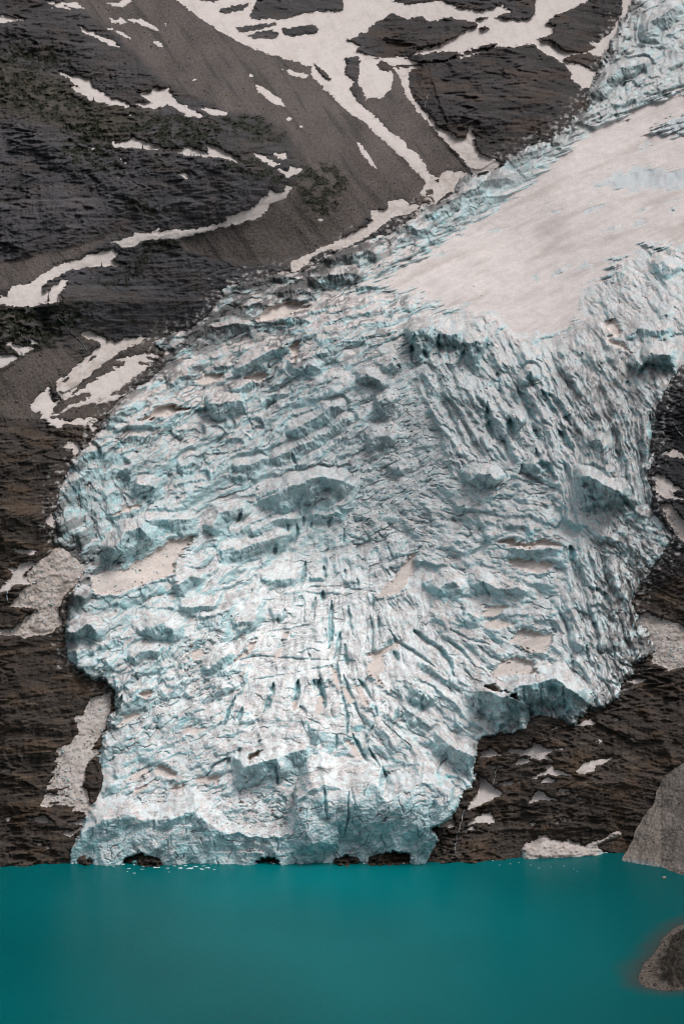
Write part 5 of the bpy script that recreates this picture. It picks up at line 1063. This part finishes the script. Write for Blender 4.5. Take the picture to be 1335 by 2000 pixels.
Mstone = nmat('stone', 0.95, 0.15, 0.1, 1.5, 0.3)
inframe_t = (gy[:, None] > -60) & (gx[None] > -60) & (gx[None] < 1400)
P, _, _ = pick((w_scree > .6) & (w_snow < .2) & (sd_gl < -2) & inframe_t, gx, gy, D_rock, 7000)
sz = np.clip(RNG.lognormal(-.55, .5, len(P)), .3, 2.4)
cc = np.array((0.085, 0.075, 0.068))[None] * RNG.uniform(.4, 1.7, (len(P), 1))
warm = RNG.random(len(P)) < .22
cc[warm] = np.array((0.20, 0.135, 0.07)) * RNG.uniform(.6, 1.2, (warm.sum(), 1))
set_props(scatter_mesh('boulders', P, sz, cc, Mstone), 'loose grey and tan boulders strewn over the talus slopes', kind='stuff')

# dwarf conifers and heath on the ledges: one mat of small leaf sprays
P, _, _ = pick((w_veg > .42) & (w_snow < .15) & inframe_t & (sd_gl < -4), gx, gy, D_rock, 5200)
n = len(P); m_ = 7
size = RNG.uniform(.7, 1.9, n)
off = RNG.normal(0, .55, (n, m_, 3)) * size[:, None, None]; off[:, :, 2] = np.abs(off[:, :, 2]) * .9
ctr = P[:, None] + off
d1 = RNG.normal(0, 1, (n, m_, 3)); d1 /= np.linalg.norm(d1, axis=-1, keepdims=True)
d2 = np.cross(d1, RNG.normal(0, 1, (n, m_, 3))); d2 /= np.linalg.norm(d2, axis=-1, keepdims=True)
ls = size[:, None, None] * .55
V = np.stack([ctr + d1 * ls, ctr + d2 * ls * .5, ctr - d1 * ls, ctr - d2 * ls * .5], 2).reshape(-1, 3)
f = np.arange(len(V)).reshape(-1, 4)
gcol = np.array((0.020, 0.026, 0.014))[None] * RNG.uniform(.5, 1.9, (n, 1)) + np.array((0.012, 0.006, 0.0))[None] * RNG.random((n, 1))
Mleaf = nmat('leaf', 0.9, 0.1, 0.05, 1.0, 0.3)
o0 = P.mean(0)
ob = mesh_obj('shrubs', V - o0, f, Mleaf, np.repeat(gcol, m_ * 4, 0), smooth=False); ob.location = o0
set_props(ob, 'dark green dwarf shrubs and heath on the rock ledges at left', kind='stuff')

# ice rubble on the broken middle of the glacier and on the avalanche fans
def gmask(cx, cy, rx, ry):
    return np.exp(-((hx[None] - cx) / rx) ** 2 - ((hy[:, None] - cy) / ry) ** 2)
gm = 1.3 * gmask(790, 850, 110, 120) + .6 * gmask(900, 760, 90, 60) + .5 * gmask(730, 1010, 90, 40) + .8 * gmask(360, 1310, 50, 60) + .7 * gmask(500, 1590, 60, 40) + .6 * gmask(960, 880, 120, 120) + .5 * gmask(440, 1230, 60, 40)
for poly in (POCKETS[29][1], POCKETS[23][1], POCKETS[24][1]):
    Xg, Yg = np.meshgrid(hx, hy)
    gm += .7 * (psdf(Xg, Yg, poly, 6.0) > -3)
gmk = (gm > RNG.random(gm.shape) * 1.1) & (sd > 4)
P1, _, _ = pick(gmk, hx, hy, D_ice, 9000)
s1_ = np.clip(RNG.lognormal(-.35, .5, len(P1)), .35, 3.2)
fan = np.zeros(D_rock.shape, bool)
for (nm, *_r), s in zip(SNOW, snow_sd):
    if nm in ('debris_fan', 'snow_apron', 'snow_cone'):
        fan |= s > 2
P2, _, _ = pick(fan, gx, gy, D_rock - 2.6, 1500)
s2_ = np.clip(RNG.lognormal(-.5, .5, len(P2)), .3, 2.2)
P = np.concatenate([P1, P2]); sz = np.concatenate([s1_, s2_])
icec = np.array((0.58, 0.64, 0.66))[None] * RNG.uniform(.6, 1.15, (len(P), 1))
dk = RNG.random(len(P)) < np.where(np.arange(len(P)) < len(P1), .15, .22)
icec[dk] = np.array((0.24, 0.21, 0.19)) * RNG.uniform(.5, 1.2, (dk.sum(), 1))
bl_ = RNG.random(len(P)) < .14
icec[bl_] = np.array((0.34, 0.52, 0.55)) * RNG.uniform(.8, 1.1, (bl_.sum(), 1))
set_props(scatter_mesh('ice_rubble', P, sz, icec, nmat('rubble_ice', .6, .3, .05, 1.5, .1), .8), 'broken ice rubble scattered over the glacier and its avalanche fans', kind='stuff')

# stones along the spit
k = RNG.random((2600, 2)); sx_, sy_ = 225 + 90 * k[:, 0], 1700 + 250 * k[:, 1]
ins = psdf(sx_.astype(F32), sy_.astype(F32), SPIT, 30.0)
okk = (ins > -2.5) & (ins < 30)
P = np.stack([sx_[okk], sy_[okk], .15 + .05 * np.maximum(ins[okk], 0)], -1)
cc = np.array((0.06, 0.05, 0.045))[None] * RNG.uniform(.3, 2.2, (len(P), 1))
set_props(scatter_mesh('shore_stones', P, np.clip(RNG.lognormal(-.5, .6, len(P)), .25, 2.6), cc, Mstone), 'dark stones along the edge of the gravel spit', kind='stuff')

mmask = (ms > 2) & (my[:, None] < yshore - 1)
P, _, _ = pick(mmask, mx, my, Dm, 1300)
cc = np.array((0.13, 0.11, 0.098))[None] * RNG.uniform(.4, 1.7, (len(P), 1))
set_props(scatter_mesh('moraine_stones', P, np.clip(RNG.lognormal(-.75, .55, len(P)), .2, 1.6), cc, Mstone), 'loose stones on the grey moraine bank at right', kind='stuff')

def rock_mesh(r, seed, flat=.7, lumps=.28):
    """one weathered boulder: a subdivided ball pushed in along random planes"""
    rr_ = random.Random(seed)
    import bmesh
    bm = bmesh.new(); bmesh.ops.create_icosphere(bm, subdivisions=3, radius=1.0)
    planes = [(Vector((rr_.gauss(0, 1), rr_.gauss(0, 1), rr_.gauss(0, .8))).normalized(), rr_.uniform(.55, .9)) for _ in range(14)]
    for v in bm.verts:
        for nrm, dd in planes:
            q = v.co.dot(nrm) - dd
            if q > 0: v.co -= nrm * q * .9
        v.co.z *= flat
        v.co *= r * (1 + .05 * math.sin(9 * v.co.x + 7 * v.co.y + seed))
    V = np.array([v.co[:] for v in bm.verts], F32); f = np.array([[v.index for v in fc.verts] for fc in bm.faces]); bm.free()
    return V, f
V, f = rock_mesh(2.4, 5, .75)
ob = mesh_obj('boulder', V, f, nmat('pale_stone', .9, .2, .15, 1.2, .25, tint=(0.30, 0.26, 0.22)))
ob.location = lake_pt(1297, 1716) + np.array((0, 0, .4))
set_props(ob, 'pale boulder standing alone in the water off the right shore', 'boulder')

# ice floes off the front
Mfloe = nmat('floe_ice', .45, .4, .1, 1.0, .1, tint=(0.66, 0.74, 0.76))
def floe(px, py, r, seed, blue=False):
    rr_ = random.Random(seed); n = rr_.randint(6, 9)
    ang = sorted(rr_.uniform(0, 6.283) for _ in range(n))
    ring = [(math.cos(a) * r * rr_.uniform(.6, 1.15) * 1.5, math.sin(a) * r * rr_.uniform(.6, 1.15)) for a in ang]
    h = .18 + .16 * r * rr_.random()
    V = [(x_, y_, -.3) for x_, y_ in ring] + [(x_ * .93, y_ * .93, h * rr_.uniform(.5, 1.2)) for x_, y_ in ring] + [(0, 0, h * 1.3), (0, 0, -.35)]
    F = []
    for i in range(n):
        k_ = (i + 1) % n
        F += [(i, k_, n + k_), (i, n + k_, n + i), (n + i, n + k_, 2 * n), (k_, i, 2 * n + 1)]
    ob = mesh_obj('ice_floe', V, F, Mfloe, smooth=False)
    ob.location = lake_pt(px, py)
    return ob
FL = [(205,1690,1.6),(222,1694,1.2),(238,1689,2.0),(252,1697,1.4),(262,1690,1.1),(274,1699,2.6),(281,1693,1.5),(296,1688,2.4),(304,1695,3.0),(318,1690,1.3),(327,1697,1.8),(340,1692,1.2),(352,1696,2.6),(362,1691,1.5),(371,1697,3.2),(381,1693,2.2),(392,1698,2.6),(399,1692,1.4),(405,1696,1.9),(418,1699,1.1),(330,1704,1.0),(262,1706,1.4),(249,1703,.9),(412,1690,1.0)]
for k_, (a_, b_, r_) in enumerate(FL):
    set_props(floe(a_, b_, r_, 50 + k_), 'small white ice floe drifting off the left end of the glacier front', 'ice floe', 'ice floes off the left of the glacier front')
for k_, (a_, b_, r_) in enumerate([(588,1688,.9),(962,1682,.7),(975,1690,.6),(996,1688,.6),(1013,1685,.7),(1036,1690,.6),(1052,1696,.7),(1075,1694,.5),(1101,1692,.8),(1120,1698,.6),(1127,1703,.5)]):
    set_props(floe(a_, b_, r_, 150 + k_), 'tiny white ice fragment floating near the brown wall' if k_ else 'tiny ice fragment floating alone below the middle of the glacier front', 'ice floe', 'ice fragments off the brown wall' if k_ else None)
Mblk = nmat('block_ice', .5, .3, .3, .6, .15, tint=(0.55, 0.60, 0.62))
Mblu = nmat('blue_ice', .4, .4, .3, .6, .15, tint=(0.20, 0.50, 0.56))
for k_, (a_, b_, r_, lab) in enumerate([(206,1681,3.2,'grey ice block farthest left at the foot of the glacier front'),(222,1680,2.4,'small grey ice block second from the left at the foot of the front'),(237,1681,3.0,'pale ice block just left of the blue one at the foot of the front'),(266,1684,4.4,'turquoise ice block lying below the cave in the glacier front'),(182,1680,2.6,'low ice block beside the rock where the front meets the brown ledges')]):
    V, f = rock_mesh(r_, 70 + k_, .7)
    ob = mesh_obj('ice_block', V, f, Mblu if k_ == 3 else Mblk); ob.location = lake_pt(a_, b_ + 2)
    set_props(ob, lab, 'ice block', 'ice blocks fallen at the foot of the glacier front')

for k_ in range(26):
    a_ = 160 + 670 * RNG.random(); r_ = RNG.uniform(.6, 1.7)
    V, f = rock_mesh(r_, 300 + k_, .6)
    ob = mesh_obj('ice_block', V, f, Mblk); ob.location = lake_pt(a_, 1684.5 + 4 * RNG.random())
    set_props(ob, 'small fallen ice chunk at the waterline along the glacier front', 'ice block', 'small ice chunks along the waterline')

# conifers on the ledges
Mbark = nmat('bark', .95, .1, .05, 2.0, .3, tint=(0.030, 0.022, 0.017))
Mneed = nmat('needles', .9, .1, .05, 2.0, .4, tint=(0.016, 0.022, 0.014))
def conifer(px, py, hpx, label, group, seed):
    rr_ = random.Random(seed)
    base = rock_at(px, py); h = hpx * .62
    e = bpy.data.objects.new('conifer', None); COL.objects.link(e); e.location = base
    set_props(e, label, 'tree', group)
    V, F = [], []
    for i in range(7):
        z = h * i / 6.0 * .98; r = .035 * h * (1 - i / 6.5) + .02
        V += [(r * math.cos(a * 1.0472) , r * math.sin(a * 1.0472), z - .6 * (i == 0)) for a in range(6)]
    for i in range(6):
        for a in range(6):
            b = (a + 1) % 6
            F.append((6 * i + a, 6 * i + b, 6 * i + 6 + b, 6 * i + 6 + a))
    mesh_obj('trunk', V, F, Mbark, parent=e)
    V, F = [], []
    tiers = 13
    for i in range(tiers):
        t = i / (tiers - 1); z = h * (.10 + .88 * t); R = h * .24 * (1 - t) ** .8 + .12
        for b in range(8):
            a = b * .7854 + i * .5 + rr_.uniform(-.25, .25); rl = R * rr_.uniform(.55, 1.2); w = rl * .30
            ca, sa = math.cos(a), math.sin(a); dz = -.28 * rl
            k = len(V)
            V += [(0, 0, z + .05 * h), (ca * rl * .55 - sa * w, sa * rl * .55 + ca * w, z + dz * .5), (ca * rl, sa * rl, z + dz), (ca * rl * .55 + sa * w, sa * rl * .55 - ca * w, z + dz * .5)]
            F.append((k, k + 1, k + 2, k + 3))
    mesh_obj('crown', V, F, Mneed, parent=e, smooth=False)
    return e
TREES = [(95,590,19,'tallest dark conifer, standing at the lower edge of the forked snow patch',None),
 (183,197,11,'lone small conifer against the torn snow patch under the dark cliff',None),(279,290,11,'small conifer against the flat topped snow patch on the ledge',None),(366,346,9,'small conifer beside the lone snow block in the layered cliff',None),
 (198,521,10,'lone small conifer on the upper arm of the forked snow patch',None)]
TREES += [(a,b,h,'dark conifer in the clump of trees below the left cliff band','conifers below the left cliff band') for a,b,h in ((130,252,15),(138,249,13),(125,249,10),(148,246,10),(152,256,10),(118,256,9),(205,272,10),(212,277,9))]
TREES += [(a,b,h,'small conifer right of the tallest one below the forked snow patch','conifers right of the tallest conifer') for a,b,h in ((112,592,9),(118,593,11),(124,591,8))]
TREES += [(a,b,h,'small conifer at the right tip of the forked snow patch','conifers at the tip of the forked snow patch') for a,b,h in ((247,523,11),(253,521,9),(266,518,10),(246,549,13),(252,547,10))]
TREES += [(a,b,h,'small conifer on the shrubby ledge beside the middle snow patch','conifers on the shrubby ledge') for a,b,h in ((372,304,8),(380,305,7),(365,232,7),(392,306,7),(335,245,8))]
for k_, t_ in enumerate(TREES):
    conifer(*t_, 500 + k_)

# meltwater threads
Mfall = nmat('white_water', .5, .3, .3, 1.2, .2, tint=(0.30, 0.32, 0.34))
def waterfall(pts, w, label, seed):
    rr_ = random.Random(seed); P = np.array(pts, float); out = []
    for i in range(len(P) - 1):
        n = max(2, int(np.hypot(*(P[i + 1] - P[i])) / 2.5))
        out += [P[i] + (P[i + 1] - P[i]) * k / n for k in range(n)]
    out.append(P[-1])
    L_, R_, B_, C_ = [], [], [], []
    for p in out:
        ww = w * rr_.uniform(.25, 1.1); jx_ = rr_.uniform(-.8, .8)
        q = rock_at(*p); d_ = q - np.array((0, 0, HC)); d_ /= np.linalg.norm(d_)
        q = q - d_ * 1.6
        L_.append(q + (jx_ - ww, 0, 0)); C_.append(q - d_ * .5 + (jx_, 0, 0)); R_.append(q + (jx_ + ww, 0, 0)); B_.append(q + d_ * 2.5 + (jx_, 0, 0))
    n = len(out); V = np.array(L_ + C_ + R_ + B_); F = []
    for i in range(n - 1):
        for a, b in ((0, 1), (1, 2), (2, 3), (3, 0)):
            F.append((a * n + i, a * n + i + 1, b * n + i + 1, b * n + i))
    o0 = V.mean(0); ob = mesh_obj('waterfall', V - o0, F, Mfall); ob.location = o0
    return set_props(ob, label, 'waterfall', 'meltwater falls on the rock')
waterfall(TN((508,312),(560,370),(620,440),(680,500),(735,560),(752,600)), .55, 'thin white waterfall slanting down the dark shrubby slope above the snow trough', 1)
waterfall(TN((165,440),(200,480),(245,520),(280,575)), .3, 'faint water thread left of the slanting waterfall below the shrubs', 2)
waterfall(A8((482,560),(470,600),(455,650),(446,690),(444,732)), .45, 'narrow waterfall dropping into the lake right of the ice front', 3)
waterfall(A8((640,388),(605,405),(598,440),(590,470)), .35, 'thin water thread high on the dark wall beside the ice front', 4)
waterfall(TM((60,905),(55,940),(65,975),(70,1000)), .9, 'short broad cascade at the left edge beside the debris fan', 5)
waterfall(A2((345,330),(350,350),(338,372),(325,420)), .35, 'faint water thread on the left of the dark brown cliff', 6)
waterfall(TP((655,500),(680,545),(714,580)), .5, 'thin stream crossing the black cliff at the right edge', 7)
